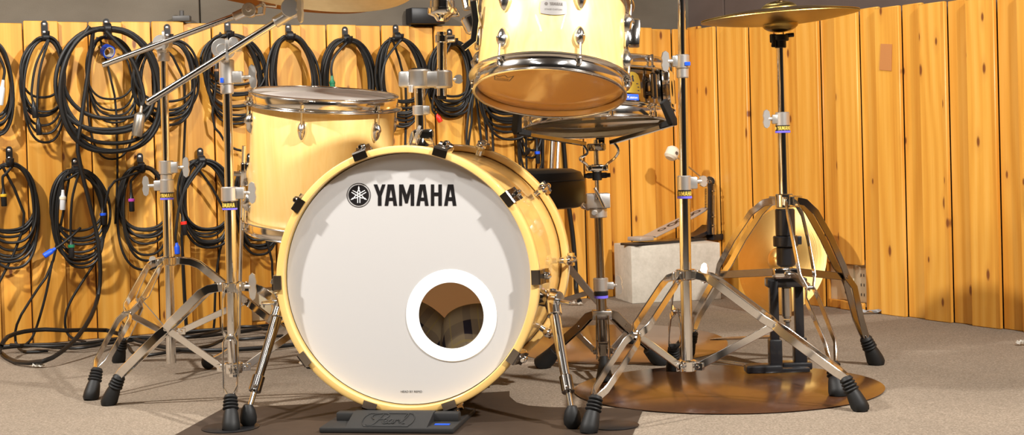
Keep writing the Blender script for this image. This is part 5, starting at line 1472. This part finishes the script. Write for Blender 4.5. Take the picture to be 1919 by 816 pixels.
# odds and ends
bm = NB(); add_box(bm, place(wp(797, 31, -.005)+V((0, 0, .0)), (0, 0, 1), dL), (.122, .055, .054), .004)
bm2 = wp(797, 47, -.005)
bx_ = obj('black_box', bm, BLACKP); tag(bx_, 'small black box on the wainscot top by the tom holder', 'box')
bm = NB(); q = wp(341, 40, -.008); add_box(bm, place(q+V((0, 0, .008))), (.055, .03, .018), .003); cyl(bm, q+V((0, 0, .015)), q+V((0, 0, .034)), .007)
tag(obj('wall_clip', bm, mat('dull_grey_plastic', (.06, .055, .05), .5)), 'small grey clip on the wainscot top near the left boom', 'clip')
def scrap(px, py, w, h, label, m, seed, name='paper_scrap'):
    rr = random.Random(seed); g = G(px, py); bm = NB()
    n = 7; vs = []
    for i in range(n+1):
        row = []
        for j in range(4):
            row.append(bm.verts.new(g+V(((i/n-.5)*w, (j/3-.5)*h, .003+rr.random()*.012))))
        vs.append(row)
    for i in range(n):
        for j in range(3): bm.faces.new((vs[i][j], vs[i+1][j], vs[i+1][j+1], vs[i][j+1]))
    r = bmesh.ops.solidify(bm, geom=bm.faces[:], thickness=.0008)
    tag(obj(name, bm, m), label, 'scrap')
scrap(73, 690, .030, .020, 'white paper scrap on the carpet near the thick cable loop', PAPER, 1)
scrap(1078, 573, .050, .03, 'white paper scrap at the wall foot behind the bass drum', PAPER, 2)
scrap(1628, 589, .075, .03, 'crumpled clear plastic wrap at the foot of the right wall', CLEARBAG, 3, 'plastic_scrap')
scrap(1916, 648, .03, .02, 'pale scrap on the carpet at the right picture edge', PAPER, 4)

# ------------------------------------------------------------------ lights
def lamp(name, loc, aim, power, size, col=(1, .90, .76), spread=None):
    l = bpy.data.lights.new(name, 'AREA'); l.shape = 'DISK'; l.size = size; l.energy = power; l.color = col
    if spread: l.spread = rad(spread)
    o = bpy.data.objects.new(name, l); COL.objects.link(o); o.location = loc
    o.rotation_euler = (V(aim)-V(loc)).to_track_quat('-Z', 'Y').to_euler(); return o
LC = (1, .955, .90)
LC = (1, .955, .90)
lamp('ceiling_spot', (-2.2, 2.25, 2.40), (-.5, 3.6, .5), 130, .13, LC)
lamp('ceiling_spot', (1.9, 1.5, 2.42), (-.1, 3.2, .5), 80, .13, LC, 120)
lamp('ceiling_spot', (-.7, 2.0, 2.44), (.3, 3.8, .4), 22, .15, LC)
lamp('ceiling_spot', (.2, 3.9, 2.44), (.2, 3.9, 0), 10, .2, LC)
def fill_strip(loc, L, wdt, power):  # added strip lights: extra fill and bright streaks on the chrome
    l = bpy.data.lights.new('chrome_fill_strip', 'AREA'); l.shape = 'RECTANGLE'; l.size = L; l.size_y = wdt; l.energy = power; l.color = LC
    o = bpy.data.objects.new('chrome_fill_strip', l); COL.objects.link(o); o.location = loc
fill_strip((-1.0, .4, 2.46), .10, 1.5, 26); fill_strip((1.0, .4, 2.46), .10, 1.5, 26)
w = bpy.data.worlds.new('room_air'); S.world = w; w.use_nodes = True
w.node_tree.nodes['Background'].inputs[0].default_value = (.9, .82, .7, 1)
w.node_tree.nodes['Background'].inputs[1].default_value = .05
vs_ = S.view_settings
vs_.view_transform = 'Standard'; vs_.look = 'None'; vs_.exposure = 0; vs_.gamma = 1; vs_.use_curve_mapping = False
S.cycles.max_bounces = 8; S.cycles.use_denoising = True
